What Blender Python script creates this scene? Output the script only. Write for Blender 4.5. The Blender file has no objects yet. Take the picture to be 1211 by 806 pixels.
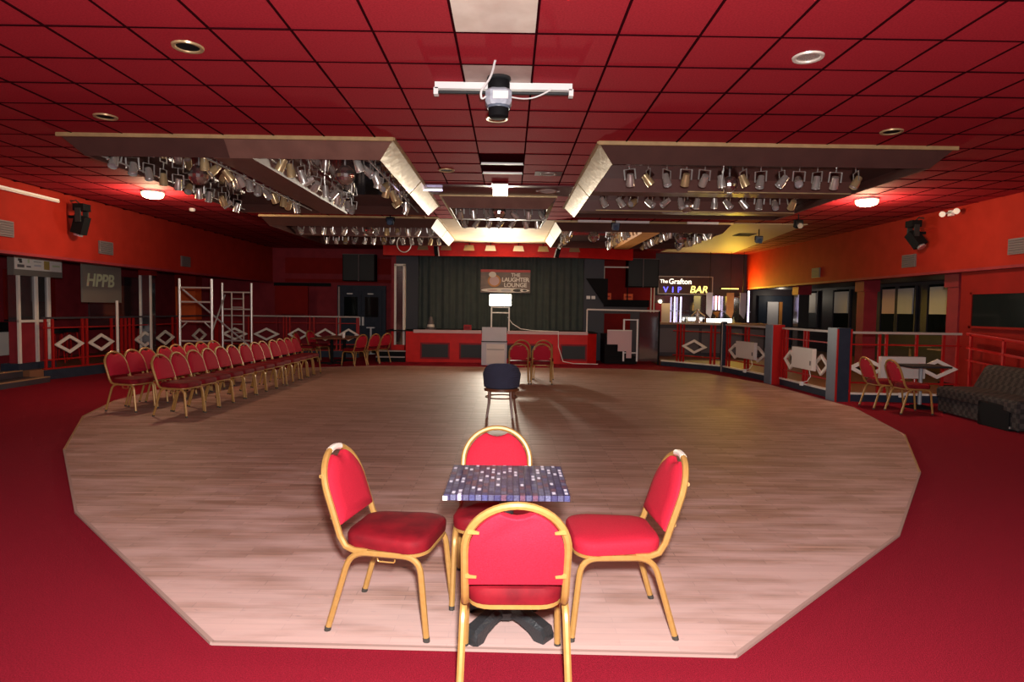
import bpy, math, random
from mathutils import Vector, Matrix
PI = math.pi
rnd = random.Random(7)
scn = bpy.context.scene
col = scn.collection

# ------------------------------------------------------------------ camera
F_PX, EYE = 745.0, 1.6
cam_d = bpy.data.cameras.new('camera'); cam = bpy.data.objects.new('camera', cam_d); col.objects.link(cam)
cam_d.sensor_width = 36.0; cam_d.lens = 36.0 * F_PX / 1211.0; cam_d.clip_start = 0.05
cam.matrix_world = Matrix.Translation((0, 0, EYE)) @ Matrix.Rotation(math.radians(-0.27), 4, 'Z') @ \
    Matrix.Rotation(PI / 2 + math.radians(-2.9), 4, 'X') @ Matrix.Rotation(math.radians(0.8), 4, 'Z')
scn.camera = cam
# ------------------------------------------------------------------ world, exposure
w = bpy.data.worlds.new('world'); scn.world = w; w.use_nodes = True
w.node_tree.nodes['Background'].inputs[0].default_value = (0.9, 0.75, 0.7, 1)
w.node_tree.nodes['Background'].inputs[1].default_value = 0.02
vs = scn.view_settings
vs.view_transform = 'Standard'; vs.look = 'None'; vs.exposure = 0.12; vs.gamma = 1.0; vs.use_curve_mapping = False


def light(name, typ, loc, energy, color=(1, 1, 1), size=0.1, aim=None, spot=None, blend=0.5):
    d = bpy.data.lights.new(name, typ); d.energy = energy; d.color = color
    if typ == 'AREA':
        d.shape = 'RECTANGLE' if isinstance(size, tuple) else 'SQUARE'
        if isinstance(size, tuple): d.size, d.size_y = size
        else: d.size = size
    else:
        d.shadow_soft_size = size
    if typ == 'SPOT':
        d.spot_size = math.radians(spot or 120); d.spot_blend = blend
    o = bpy.data.objects.new(name, d); col.objects.link(o); o.location = loc
    if aim is not None:
        o.rotation_euler = (Vector(aim) - Vector(loc)).to_track_quat('-Z', 'Y').to_euler()
    return o


# the photographer's flash, just above the lens; the work light standing on the stage; house dome lamps and the added unseen ones are in their builder
light('camera_flash', 'SPOT', (0.06, 0.0, 1.80), 1420, (1.0, 0.95, 0.93), 0.06, aim=(0.05, 8, 1.75), spot=135, blend=0.6)
light('work_light_beam', 'SPOT', (-0.28, 19.22, 1.81), 850, (1.0, 0.90, 0.72), 0.15, aim=(-0.25, 14, 4.9), spot=135, blend=0.6)
DOME_W = 110

# ------------------------------------------------------------------ materials
MATS = {}


def mat(name, rgb, rough=0.6, metal=0.0, emit=None, strength=0.0, noise=None, spec=0.5, bump=None, alpha=None):
    """noise = (scale, amount, second colour); bump = (scale, strength)"""
    if name in MATS: return MATS[name]
    m = bpy.data.materials.new(name); m.use_nodes = True
    nt = m.node_tree; b = nt.nodes['Principled BSDF']
    b.inputs['Base Color'].default_value = (*rgb, 1); b.inputs['Roughness'].default_value = rough
    b.inputs['Metallic'].default_value = metal; b.inputs['Specular IOR Level'].default_value = spec
    if emit:
        b.inputs['Emission Color'].default_value = (*emit, 1); b.inputs['Emission Strength'].default_value = strength
    if noise or bump:
        tc = nt.nodes.new('ShaderNodeTexCoord')
    if noise:
        n = nt.nodes.new('ShaderNodeTexNoise'); n.inputs['Scale'].default_value = noise[0]; n.inputs['Detail'].default_value = 5
        r = nt.nodes.new('ShaderNodeValToRGB'); r.color_ramp.elements[0].position = 0.5 - 0.2; r.color_ramp.elements[1].position = 0.5 + 0.2
        r.color_ramp.elements[0].color = (*rgb, 1)
        r.color_ramp.elements[1].color = (*[a + (c - a) * noise[1] for a, c in zip(rgb, noise[2])], 1)
        nt.links.new(tc.outputs['Object'], n.inputs['Vector']); nt.links.new(n.outputs['Fac'], r.inputs['Fac'])
        nt.links.new(r.outputs['Color'], b.inputs['Base Color'])
    if bump:
        n2 = nt.nodes.new('ShaderNodeTexNoise'); n2.inputs['Scale'].default_value = bump[0]; n2.inputs['Detail'].default_value = 3
        bp = nt.nodes.new('ShaderNodeBump'); bp.inputs['Strength'].default_value = bump[1]; bp.inputs['Distance'].default_value = 0.02
        nt.links.new(tc.outputs['Object'], n2.inputs['Vector']); nt.links.new(n2.outputs['Fac'], bp.inputs['Height'])
        nt.links.new(bp.outputs['Normal'], b.inputs['Normal'])
    if alpha is not None:
        b.inputs['Transmission Weight'].default_value = alpha
    MATS[name] = m
    return m


mat('carpet', (0.33, 0.011, 0.030), 0.95, noise=(150, 1, (0.17, 0.005, 0.014)), spec=0.1, bump=(260, 0.6))
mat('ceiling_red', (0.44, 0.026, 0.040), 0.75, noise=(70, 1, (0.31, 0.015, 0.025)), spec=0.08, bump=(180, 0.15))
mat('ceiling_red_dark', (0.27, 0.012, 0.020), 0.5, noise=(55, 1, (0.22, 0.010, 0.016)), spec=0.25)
mat('ceiling_grid', (0.030, 0.003, 0.005), 0.9, spec=0.0)
mat('ceiling_maroon', (0.10, 0.008, 0.014), 0.3, spec=0.5)
mat('tile_cream', (0.86, 0.75, 0.64), 0.6, noise=(4, 1, (0.70, 0.56, 0.46)))
mat('tile_stained', (0.60, 0.45, 0.39), 0.6, noise=(5, 1, (0.45, 0.30, 0.26)))
mat('wall_orange_red', (0.35, 0.022, 0.012), 0.7, noise=(3, 1, (0.29, 0.017, 0.009)), spec=0.08)
mat('wall_red', (0.24, 0.012, 0.010), 0.7, noise=(3, 1, (0.20, 0.010, 0.008)), spec=0.08)
mat('wall_maroon', (0.28, 0.026, 0.036), 0.6, noise=(3, 1, (0.21, 0.018, 0.026)), spec=0.15)
mat('wall_dark', (0.035, 0.03, 0.038), 0.5, noise=(3, 1, (0.05, 0.035, 0.045)))
mat('black', (0.007, 0.007, 0.008), 0.7, spec=0.12)
mat('dark_grey', (0.022, 0.025, 0.027), 0.5, spec=0.3)
mat('navy', (0.020, 0.028, 0.048), 0.5, spec=0.2, noise=(6, 1, (0.028, 0.038, 0.06)))
mat('blue_grey', (0.12, 0.15, 0.20), 0.4)
mat('red_paint', (0.36, 0.010, 0.010), 0.4, spec=0.2)
mat('red_gloss', (0.68, 0.018, 0.015), 0.4, noise=(5, 1, (0.58, 0.015, 0.012)), spec=0.15)
mat('rail_pale', (0.42, 0.36, 0.33), 0.4)
mat('cream_paint', (0.76, 0.70, 0.63), 0.5)
mat('white_paint', (0.84, 0.83, 0.82), 0.45)
mat('heater_white', (0.66, 0.60, 0.56), 0.45)
mat('grey_board', (0.60, 0.59, 0.63), 0.5, noise=(4, 1, (0.55, 0.54, 0.58)))
mat('pink_board', (0.62, 0.42, 0.43), 0.6)
mat('curtain', (0.062, 0.078, 0.074), 0.9, noise=(4, 1, (0.080, 0.094, 0.088)), spec=0.15)
mat('leg_cloth', (0.072, 0.078, 0.095), 0.9, spec=0.15)
mat('gold_frame', (0.36, 0.19, 0.050), 0.38, 0.2, noise=(40, 0.4, (0.46, 0.26, 0.09)))
mat('gold_worn', (0.86, 0.80, 0.70), 0.35, 0.3)
mat('chair_fabric', (0.45, 0.013, 0.034), 0.8, noise=(160, 1, (0.36, 0.009, 0.024)), spec=0.2, bump=(300, 0.2))
mat('chair_velvet', (0.19, 0.003, 0.009), 0.75, noise=(9, 1, (0.09, 0.0015, 0.005)), spec=0.2)
mat('rubber', (0.03, 0.025, 0.02), 0.7)
mat('cast_iron', (0.018, 0.02, 0.022), 0.4, bump=(80, 0.2))
mat('coffer_brown', (0.21, 0.10, 0.078), 0.38, noise=(5, 1, (0.16, 0.075, 0.06)))
mat('coffer_dark', (0.085, 0.038, 0.032), 0.35, noise=(4, 1, (0.065, 0.03, 0.026)))
mat('coffer_inside', (0.13, 0.05, 0.04), 0.4)
mat('brass_trim', (0.52, 0.36, 0.17), 0.4, 0.3, noise=(9, 1, (0.40, 0.27, 0.13)))
mat('gold_flap', (0.52, 0.37, 0.19), 0.36, 0.3, noise=(7, 1, (0.38, 0.25, 0.12)), bump=(9, 0.25))
mat('pale_flap', (0.80, 0.72, 0.58), 0.5)
mat('plywood', (0.66, 0.50, 0.33), 0.5, noise=(4, 1, (0.58, 0.42, 0.27)))
mat('orange_plain_and_lit', (0.62, 0.26, 0.06), 0.5, noise=(5, 1, (0.5, 0.2, 0.05)))
mat('dark_mirror', (0.42, 0.37, 0.36), 0.07, 0.95)
mat('wall_mirror', (0.30, 0.30, 0.32), 0.08, 0.9)
mat('chrome', (0.80, 0.77, 0.72), 0.25, 0.72)
mat('aluminium', (0.66, 0.66, 0.66), 0.35, 0.7)
mat('lamp_brass', (0.62, 0.45, 0.24), 0.3, 0.5)
mat('lamp_lens', (0.55, 0.55, 0.58), 0.08, 0.6)
mat('lamp_lens_red', (0.7, 0.10, 0.05), 0.1, 0.3)
mat('tub_wood', (0.14, 0.045, 0.02), 0.35)
mat('dome_glow', (0.9, 0.85, 0.7), 0.4, emit=(1.0, 0.72, 0.36), strength=14)
mat('flood_glow', (0.9, 0.9, 0.85), 0.4, emit=(1.0, 0.88, 0.66), strength=14)
mat('white_glow', (0.9, 0.9, 0.9), 0.4, emit=(1.0, 0.93, 0.82), strength=5)
mat('neon_white', (0.9, 0.9, 0.9), 0.4, emit=(1.0, 0.90, 0.70), strength=1.6)
mat('neon_yellow', (0.9, 0.8, 0.2), 0.4, emit=(1.0, 0.78, 0.20), strength=1.8)
mat('neon_blue', (0.2, 0.2, 0.9), 0.4, emit=(0.10, 0.10, 1.0), strength=2.2)
mat('neon_violet', (0.8, 0.7, 0.9), 0.4, emit=(0.78, 0.66, 1.0), strength=3)
mat('sign_grey', (0.20, 0.175, 0.15), 0.6)
mat('sign_white', (0.85, 0.80, 0.73), 0.5)
mat('sign_green', (0.60, 0.66, 0.42), 0.6)
mat('sign_gold', (0.42, 0.28, 0.06), 0.5)
mat('print_dark', (0.06, 0.055, 0.05), 0.6)
mat('orange_bright', (0.85, 0.12, 0.02), 0.6)  # plain orange of the pillar panel and the booth cartons
mat('glass', (0.55, 0.6, 0.6), 0.05, spec=0.5, alpha=0.9)
mat('window_glass', (0.008, 0.011, 0.011), 0.06, spec=0.25)
mat('vent_grey', (0.13, 0.105, 0.11), 0.5)
mat('bottle_glass', (0.12, 0.05, 0.02), 0.1)
mat('wood_step', (0.36, 0.20, 0.10), 0.5)
mat('dusty_floor', (0.20, 0.085, 0.04), 0.5)
mat('wall_cream', (0.55, 0.42, 0.28), 0.6)
mat('scanner_grey', (0.50, 0.53, 0.60), 0.4, noise=(14, 1, (0.3, 0.33, 0.4)))
mat('floor_edge', (0.34, 0.22, 0.19), 0.6)
mat('mirror_facets', (0.62, 0.60, 0.60), 0.12, 0.95)
mat('pipe_grey', (0.3, 0.3, 0.32), 0.4)
mat('blue_plastic', (0.05, 0.09, 0.16), 0.4)


def nodes_of(name, rough):
    m = bpy.data.materials.new(name); m.use_nodes = True; MATS[name] = m
    nt = m.node_tree; b = nt.nodes['Principled BSDF']; b.inputs['Roughness'].default_value = rough
    return nt, b, nt.nodes.new, nt.links.new


def dance_floor_mat():
    nt, b, N, L = nodes_of('dance_floor_wood', 0.42)
    tc = N('ShaderNodeTexCoord'); sp = N('ShaderNodeSeparateXYZ'); L(tc.outputs['Object'], sp.inputs[0])
    br = N('ShaderNodeTexBrick'); br.offset = 0.5; br.inputs['Scale'].default_value = 1.0
    br.inputs['Brick Width'].default_value = 0.55; br.inputs['Row Height'].default_value = 0.055
    br.inputs['Mortar Size'].default_value = 0.0022; br.inputs['Mortar Smooth'].default_value = 0.1
    br.inputs['Color1'].default_value = (0.30, 0.165, 0.122, 1); br.inputs['Color2'].default_value = (0.45, 0.275, 0.222, 1)
    br.inputs['Mortar'].default_value = (0.16, 0.10, 0.08, 1); L(tc.outputs['Object'], br.inputs['Vector'])
    mp = N('ShaderNodeMapping'); mp.inputs['Scale'].default_value = (1.2, 16, 1); L(tc.outputs['Object'], mp.inputs[0])
    n1 = N('ShaderNodeTexNoise'); n1.inputs['Scale'].default_value = 1.6; n1.inputs['Detail'].default_value = 8; L(mp.outputs[0], n1.inputs['Vector'])
    r1 = N('ShaderNodeValToRGB'); r1.color_ramp.elements[0].position = 0.30; r1.color_ramp.elements[1].position = 0.72
    r1.color_ramp.elements[0].color = (0.68, 0.64, 0.61, 1); r1.color_ramp.elements[1].color = (1.16, 1.12, 1.10, 1)
    L(n1.outputs['Fac'], r1.inputs['Fac'])
    mx = N('ShaderNodeMixRGB'); mx.blend_type = 'MULTIPLY'; mx.inputs[0].default_value = 0.85
    L(br.outputs['Color'], mx.inputs[1]); L(r1.outputs['Color'], mx.inputs[2])
    # dark scuffs
    mp2 = N('ShaderNodeMapping'); mp2.inputs['Scale'].default_value = (9, 26, 1); L(tc.outputs['Object'], mp2.inputs[0])
    n2 = N('ShaderNodeTexNoise'); n2.inputs['Scale'].default_value = 1.5; n2.inputs['Detail'].default_value = 2; L(mp2.outputs[0], n2.inputs['Vector'])
    r2 = N('ShaderNodeValToRGB'); r2.color_ramp.elements[0].position = 0.675; r2.color_ramp.elements[1].position = 0.74
    L(n2.outputs['Fac'], r2.inputs['Fac'])
    mx2 = N('ShaderNodeMixRGB'); mx2.blend_type = 'MIX'; L(r2.outputs['Color'], mx2.inputs[0]); L(mx.outputs[0], mx2.inputs[1])
    mx2.inputs[2].default_value = (0.13, 0.08, 0.075, 1)
    # varnish worn through to bare pale boards along the perimeter and over the near end, with flash brightness painted in there
    def m(op, a, bb):
        n = N('ShaderNodeMath'); n.operation = op
        for i, s in enumerate((a, bb)):
            if isinstance(s, (int, float)): n.inputs[i].default_value = s
            else: L(s, n.inputs[i])
        return n.outputs[0]
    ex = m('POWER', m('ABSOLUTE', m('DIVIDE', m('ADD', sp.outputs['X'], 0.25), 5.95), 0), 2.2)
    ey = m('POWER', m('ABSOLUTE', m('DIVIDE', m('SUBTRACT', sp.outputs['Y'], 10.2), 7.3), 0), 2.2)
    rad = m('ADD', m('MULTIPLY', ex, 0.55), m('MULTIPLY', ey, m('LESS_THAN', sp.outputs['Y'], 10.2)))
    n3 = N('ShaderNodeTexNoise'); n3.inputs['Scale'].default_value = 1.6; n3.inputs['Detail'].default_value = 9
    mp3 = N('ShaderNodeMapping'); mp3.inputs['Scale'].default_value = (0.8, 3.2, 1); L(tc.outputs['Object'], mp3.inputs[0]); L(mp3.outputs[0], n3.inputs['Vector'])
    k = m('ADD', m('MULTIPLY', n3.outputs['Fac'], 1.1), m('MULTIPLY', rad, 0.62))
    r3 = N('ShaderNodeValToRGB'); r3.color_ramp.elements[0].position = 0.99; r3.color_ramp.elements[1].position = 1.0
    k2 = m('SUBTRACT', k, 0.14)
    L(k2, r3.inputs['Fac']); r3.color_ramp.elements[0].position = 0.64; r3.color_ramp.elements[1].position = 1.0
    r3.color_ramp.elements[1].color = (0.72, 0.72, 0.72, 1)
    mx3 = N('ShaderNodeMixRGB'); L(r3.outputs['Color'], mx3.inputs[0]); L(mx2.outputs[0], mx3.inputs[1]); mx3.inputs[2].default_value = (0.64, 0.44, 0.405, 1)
    L(mx3.outputs[0], b.inputs['Base Color'])
    rr = N('ShaderNodeMath'); rr.operation = 'MULTIPLY_ADD'; L(r3.outputs['Color'], rr.inputs[0]); rr.inputs[1].default_value = 0.15; rr.inputs[2].default_value = 0.56; b.inputs['Specular IOR Level'].default_value = 0.32
    L(rr.outputs[0], b.inputs['Roughness'])
    bp = N('ShaderNodeBump'); bp.inputs['Strength'].default_value = 0.12; bp.inputs['Distance'].default_value = 0.01
    L(n1.outputs['Fac'], bp.inputs['Height']); L(bp.outputs['Normal'], b.inputs['Normal'])


def mosaic_mat():
    nt, b, N, L = nodes_of('mosaic_print', 0.3)
    tc = N('ShaderNodeTexCoord'); mp = N('ShaderNodeMapping'); mp.inputs['Rotation'].default_value = (0, 0, PI / 2); L(tc.outputs['Object'], mp.inputs[0])
    br = N('ShaderNodeTexBrick'); br.inputs['Scale'].default_value = 1; br.inputs['Brick Width'].default_value = 0.052
    br.inputs['Row Height'].default_value = 0.029; br.inputs['Mortar Size'].default_value = 0.003; br.offset = 0.5
    br.inputs['Color1'].default_value = (0, 0, 0, 1); br.inputs['Color2'].default_value = (1, 1, 1, 1); br.inputs['Mortar'].default_value = (0.5, 0.5, 0.5, 1)
    L(mp.outputs[0], br.inputs['Vector'])
    r = N('ShaderNodeValToRGB'); r.color_ramp.interpolation = 'CONSTANT'
    cs = [(0, (0.045, 0.04, 0.10)), (0.2, (0.07, 0.065, 0.12)), (0.38, (0.11, 0.05, 0.08)), (0.55, (0.10, 0.10, 0.17)), (0.72, (0.06, 0.06, 0.15)), (0.9, (0.13, 0.11, 0.20))]
    while len(r.color_ramp.elements) < len(cs): r.color_ramp.elements.new(0.5)
    for e, (p, c) in zip(r.color_ramp.elements, cs): e.position = p; e.color = (*c, 1)
    L(br.outputs['Color'], r.inputs['Fac'])
    mx = N('ShaderNodeMixRGB'); L(br.outputs['Fac'], mx.inputs[0]); L(r.outputs['Color'], mx.inputs[1]); mx.inputs[2].default_value = (0.02, 0.015, 0.05, 1)
    b2 = N('ShaderNodeTexBrick'); b2.offset = 0.5
    for k_ in ('Scale', 'Brick Width', 'Row Height', 'Color1', 'Color2', 'Mortar'): b2.inputs[k_].default_value = br.inputs[k_].default_value
    b2.inputs['Mortar Size'].default_value = 0.0075; b2.inputs['Mortar'].default_value = (0, 0, 0, 1); L(mp.outputs[0], b2.inputs['Vector'])
    gt = N('ShaderNodeMath'); gt.operation = 'GREATER_THAN'; gt.inputs[1].default_value = 0.80; L(b2.outputs['Color'], gt.inputs[0])
    mxw = N('ShaderNodeMixRGB'); L(gt.outputs[0], mxw.inputs[0]); L(mx.outputs[0], mxw.inputs[1]); mxw.inputs[2].default_value = (0.62, 0.62, 0.72, 1); mx = mxw
    n = N('ShaderNodeTexNoise'); n.inputs['Scale'].default_value = 130; L(tc.outputs['Object'], n.inputs['Vector'])
    mx2 = N('ShaderNodeMixRGB'); mx2.blend_type = 'OVERLAY'; mx2.inputs[0].default_value = 0.8; L(mx.outputs[0], mx2.inputs[1]); L(n.outputs['Fac'], mx2.inputs[2])
    L(mx2.outputs[0], b.inputs['Base Color'])


def check_mat(name, c1, c2, scale):
    nt, b, N, L = nodes_of(name, 0.9)
    tc = N('ShaderNodeTexCoord'); ck = N('ShaderNodeTexChecker'); ck.inputs['Scale'].default_value = scale
    ck.inputs['Color1'].default_value = (*c1, 1); ck.inputs['Color2'].default_value = (*c2, 1)
    L(tc.outputs['Object'], ck.inputs['Vector'])
    n = N('ShaderNodeTexNoise'); n.inputs['Scale'].default_value = 25; L(tc.outputs['Object'], n.inputs['Vector'])
    mx = N('ShaderNodeMixRGB'); mx.blend_type = 'OVERLAY'; mx.inputs[0].default_value = 0.5; L(ck.outputs['Color'], mx.inputs[1]); L(n.outputs['Fac'], mx.inputs[2])
    L(mx.outputs[0], b.inputs['Base Color'])


def banner_mat():
    """flat print: dark mottled ground, red band at the top, pale swirl at the foot"""
    nt, b, N, L = nodes_of('banner_print', 0.5)
    tc = N('ShaderNodeTexCoord'); sp = N('ShaderNodeSeparateXYZ'); L(tc.outputs['Generated'], sp.inputs[0])
    n = N('ShaderNodeTexNoise'); n.inputs['Scale'].default_value = 5; L(tc.outputs['Generated'], n.inputs['Vector'])
    r0 = N('ShaderNodeValToRGB'); r0.color_ramp.elements[0].color = (0.05, 0.06, 0.06, 1); r0.color_ramp.elements[1].color = (0.34, 0.22, 0.17, 1)
    L(n.outputs['Fac'], r0.inputs['Fac'])
    rz = N('ShaderNodeValToRGB'); rz.color_ramp.interpolation = 'CONSTANT'; rz.color_ramp.elements[0].color = (0, 0, 0, 1); rz.color_ramp.elements[1].position = 0.89; rz.color_ramp.elements[1].color = (1, 1, 1, 1)
    L(sp.outputs['Z'], rz.inputs['Fac'])
    mx = N('ShaderNodeMixRGB'); L(rz.outputs['Color'], mx.inputs[0]); L(r0.outputs['Color'], mx.inputs[1]); mx.inputs[2].default_value = (0.55, 0.06, 0.05, 1)
    L(mx.outputs[0], b.inputs['Base Color'])


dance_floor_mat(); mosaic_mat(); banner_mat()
check_mat('sofa_fabric', (0.016, 0.013, 0.013), (0.045, 0.036, 0.034), 15)
check_mat('tub_fabric', (0.018, 0.018, 0.04), (0.038, 0.04, 0.075), 60)

# ------------------------------------------------------------------ geometry helpers


class MB:
    def __init__(s): s.v = []; s.f = []
    def add(s, vs_, fs):
        o = len(s.v); s.v += [tuple(p) for p in vs_]; s.f += [tuple(i + o for i in q) for q in fs]; return s
    def box(s, x0, x1, y0, y1, z0, z1):
        p = [(x, y, z) for z in (z0, z1) for y in (y0, y1) for x in (x0, x1)]
        return s.add(p, [(0, 2, 3, 1), (4, 5, 7, 6), (0, 1, 5, 4), (2, 6, 7, 3), (0, 4, 6, 2), (1, 3, 7, 5)])
    def obox(s, c, size, M=None):
        hx, hy, hz = [q / 2 for q in size]; M = M or Matrix.Identity(3)
        p = [Vector(c) + M @ Vector((x, y, z)) for z in (-hz, hz) for y in (-hy, hy) for x in (-hx, hx)]
        return s.add(p, [(0, 2, 3, 1), (4, 5, 7, 6), (0, 1, 5, 4), (2, 6, 7, 3), (0, 4, 6, 2), (1, 3, 7, 5)])
    def bar(s, a, b, wd, ht):
        a, b = Vector(a), Vector(b); d = b - a; q = d.to_track_quat('Y', 'Z').to_matrix()
        return s.obox((a + b) / 2, (wd, d.length, ht), q)
    def loops(s, loops, cap0=True, cap1=True):
        n = len(loops[0]); vs_ = [p for l in loops for p in l]; fs = []
        for k in range(len(loops) - 1):
            for i in range(n):
                j = (i + 1) % n; fs.append((k * n + i, k * n + j, (k + 1) * n + j, (k + 1) * n + i))
        if cap0: fs.append(tuple(range(n))[::-1])
        if cap1: fs.append(tuple((len(loops) - 1) * n + i for i in range(n)))
        return s.add(vs_, fs)
    def tube(s, path, r, n=8, closed=False, r2=None, squash=1.0):
        P = [Vector(p) for p in path]; L = []; up = None
        for i, p in enumerate(P):
            if closed: t = P[(i + 1) % len(P)] - P[i - 1]
            else: t = P[min(i + 1, len(P) - 1)] - P[max(i - 1, 0)]
            t.normalize()
            if up is None:
                up = Vector((0, 0, 1)) if abs(t.z) < 0.9 else Vector((1, 0, 0))
            up = up - t * up.dot(t)
            if up.length < 1e-4: up = t.orthogonal()
            up.normalize(); sd = t.cross(up)
            rr = r if r2 is None else r + (r2 - r) * i / (len(P) - 1)
            L.append([p + (up * math.sin(2 * PI * k / n + PI / n) + sd * squash * math.cos(2 * PI * k / n + PI / n)) * rr for k in range(n)])
        if closed: L.append(L[0]); return s.loops(L, False, False)
        return s.loops(L)
    def cyl(s, a, b, r, n=12, r2=None): return s.tube([a, b], r, n, r2=r if r2 is None else r2)
    def lathe(s, prof, n=16, c=(0, 0, 0), cap0=True, cap1=True):
        return s.loops([[(c[0] + r * math.cos(2 * PI * k / n), c[1] + r * math.sin(2 * PI * k / n), c[2] + z) for k in range(n)] for r, z in prof], cap0, cap1)
    def prism(s, poly, z0, z1):
        return s.loops([[(x, y, z0) for x, y in poly], [(x, y, z1) for x, y in poly]])
    def plate(s, quad, th, out):
        """slab on four corners, thickness th along out"""
        o = Vector(out) * th; a = [Vector(p) for p in quad]
        return s.loops([a, [p + o for p in a]])
    def mesh(s, name, smooth=False):
        me = bpy.data.meshes.new(name); me.from_pydata(s.v, [], s.f)
        import bmesh
        bm = bmesh.new(); bm.from_mesh(me); bmesh.ops.recalc_face_normals(bm, faces=bm.faces); bm.to_mesh(me); bm.free()
        if smooth:
            me.polygons.foreach_set('use_smooth', [True] * len(me.polygons))
            try: me.set_sharp_from_angle(angle=math.radians(40))
            except Exception: pass
        return me
    def build(s, name, m, parent=None, smooth=False, loc=None):
        me = s.mesh(name, smooth); me.materials.append(MATS[m]); return link(name, me, parent, loc)


def link(name, me, parent=None, loc=None):
    o = bpy.data.objects.new(name, me); col.objects.link(o)
    if parent: o.parent = parent
    if loc: o.location = loc
    return o


def tag(o, label=None, cat=None, group=None, kind=None):
    for k, v in (('label', label), ('category', cat), ('group', group), ('kind', kind)):
        if v: o[k] = v
    return o


def empty(name, loc, label, cat, group=None, rz=0.0):
    o = bpy.data.objects.new(name, None); col.objects.link(o); o.location = loc; o.rotation_euler = (0, 0, rz); o.empty_display_size = 0.1
    return tag(o, label, cat, group)


ORD = ('first', 'second', 'third', 'fourth', 'fifth', 'sixth', 'seventh', 'eighth', 'ninth', 'tenth', 'eleventh', 'twelfth', 'thirteenth')


def copy_tree(o, parent=None):
    c = o.copy(); col.objects.link(c); c.parent = parent
    for ch in list(o.children): copy_tree(ch, c)
    return c


def struct(name, mb, m, label, parent=None, smooth=False):
    o = mb.build(name, m, parent, smooth)
    if not parent: tag(o, label, None, None, 'structure')
    return o


def text(name, body, m, parent, loc, size, rot=(PI / 2, 0, 0), shear=0.0, extrude=0.004, bold=0.0, align='LEFT', spacing=1.0):
    c = bpy.data.curves.new(name, 'FONT'); c.body = body; c.size = size; c.extrude = extrude; c.offset = bold; c.shear = shear
    c.align_x = align; c.space_character = spacing
    tmp = bpy.data.objects.new(name + '_curve', c); col.objects.link(tmp)
    bpy.context.view_layer.update()
    me = bpy.data.meshes.new_from_object(tmp.evaluated_get(bpy.context.evaluated_depsgraph_get())); bpy.data.objects.remove(tmp)
    me.materials.clear(); me.materials.append(MATS[m]); o = link(name, me, parent, loc); o.rotation_euler = rot
    return o


CEIL = 3.62
# ------------------------------------------------------------------ floor and dance floor
struct('floor', MB().box(-12.5, 12.5, -5, 27, -0.2, 0.0), 'carpet', 'deep red carpet around the dance floor')
DF = [(-1.38, 2.9), (1.07, 2.84), (2.83, 4.46), (4.16, 6.26), (5.25, 8.24), (5.85, 10.57), (5.75, 13.9), (5.1, 16.2), (3.3, 17.1),
      (-3.5, 17.1), (-5.6, 16.0), (-6.55, 13.4), (-6.45, 10.3), (-5.97, 8.81), (-4.8, 6.77), (-3.28, 4.74)]
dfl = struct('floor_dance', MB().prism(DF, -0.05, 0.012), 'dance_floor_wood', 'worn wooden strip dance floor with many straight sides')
for i, p in enumerate(DF):
    q = DF[(i + 1) % len(DF)]
    mb = MB().bar((*p, 0.010), (*q, 0.010), 0.02, 0.014)
    mb.build('edge_strip', 'floor_edge' if i not in (3, 12, 13) else 'lamp_brass', dfl)

# ------------------------------------------------------------------ ceiling: slab, tiles
ceil = struct('ceiling', MB().box(-8.6, 8.6, -5, 26.5, 3.65, 3.8), 'ceiling_grid', 'suspended ceiling of square red tiles')
COFFERS = [(-5.45, -1.41, 7.62, 12.75), (1.04, 5.35, 7.66, 12.75), (-1.26, 0.82, 11.28, 14.3), (-5.6, -1.62, 14.15, 18.6), (1.0, 5.05, 14.4, 18.6)]
X0, Y0, T = -0.43, 4.73, 0.6
tile_me = {}
for nm, mm in (('ceiling_red', 'ceiling_red'), ('tile_cream', 'tile_cream'), ('tile_stained', 'tile_stained')):
    h = T / 2 - 0.0085
    me = MB().loops([[(sx * h, sy * h, 0.03) for sx, sy in ((-1, -1), (1, -1), (1, 1), (-1, 1))],
                     [(sx * h, sy * h, 0.008) for sx, sy in ((-1, -1), (1, -1), (1, 1), (-1, 1))],
                     [(sx * (h - 0.001), sy * (h - 0.001), 0.0) for sx, sy in ((-1, -1), (1, -1), (1, 1), (-1, 1))]]).mesh('ceiling_tile')
    me.materials.append(MATS[mm]); tile_me[nm] = me
cells = []
for i in range(-13, 15):
    for j in range(-16, 36):
        cx, cy = X0 + T * (i + 0.5), Y0 + T * (j + 0.5)
        if abs(cx) > 8.5 or cy > 22.1: continue
        if any(a + 0.1 < cx < b - 0.1 and c + 0.1 < cy < d - 0.1 for a, b, c, d in COFFERS): continue
        if i == 0 and cy > 8.3 and cy < 9.6: continue            # two tiles missing over the hatch
        cells.append((cx, cy, i, j))
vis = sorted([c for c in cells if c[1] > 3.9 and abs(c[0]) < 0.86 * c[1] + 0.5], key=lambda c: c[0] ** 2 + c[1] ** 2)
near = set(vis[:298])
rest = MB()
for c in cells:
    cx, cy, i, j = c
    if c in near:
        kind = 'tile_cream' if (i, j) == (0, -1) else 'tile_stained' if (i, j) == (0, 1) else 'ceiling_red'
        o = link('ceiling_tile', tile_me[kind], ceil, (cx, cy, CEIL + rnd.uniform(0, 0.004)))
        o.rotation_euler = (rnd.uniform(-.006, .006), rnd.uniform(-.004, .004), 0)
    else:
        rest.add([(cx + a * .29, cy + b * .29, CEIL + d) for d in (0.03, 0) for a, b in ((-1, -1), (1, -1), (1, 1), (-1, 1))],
                 [(0, 1, 2, 3), (7, 6, 5, 4), (0, 4, 5, 1), (1, 5, 6, 2), (2, 6, 7, 3), (3, 7, 4, 0)])
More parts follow.
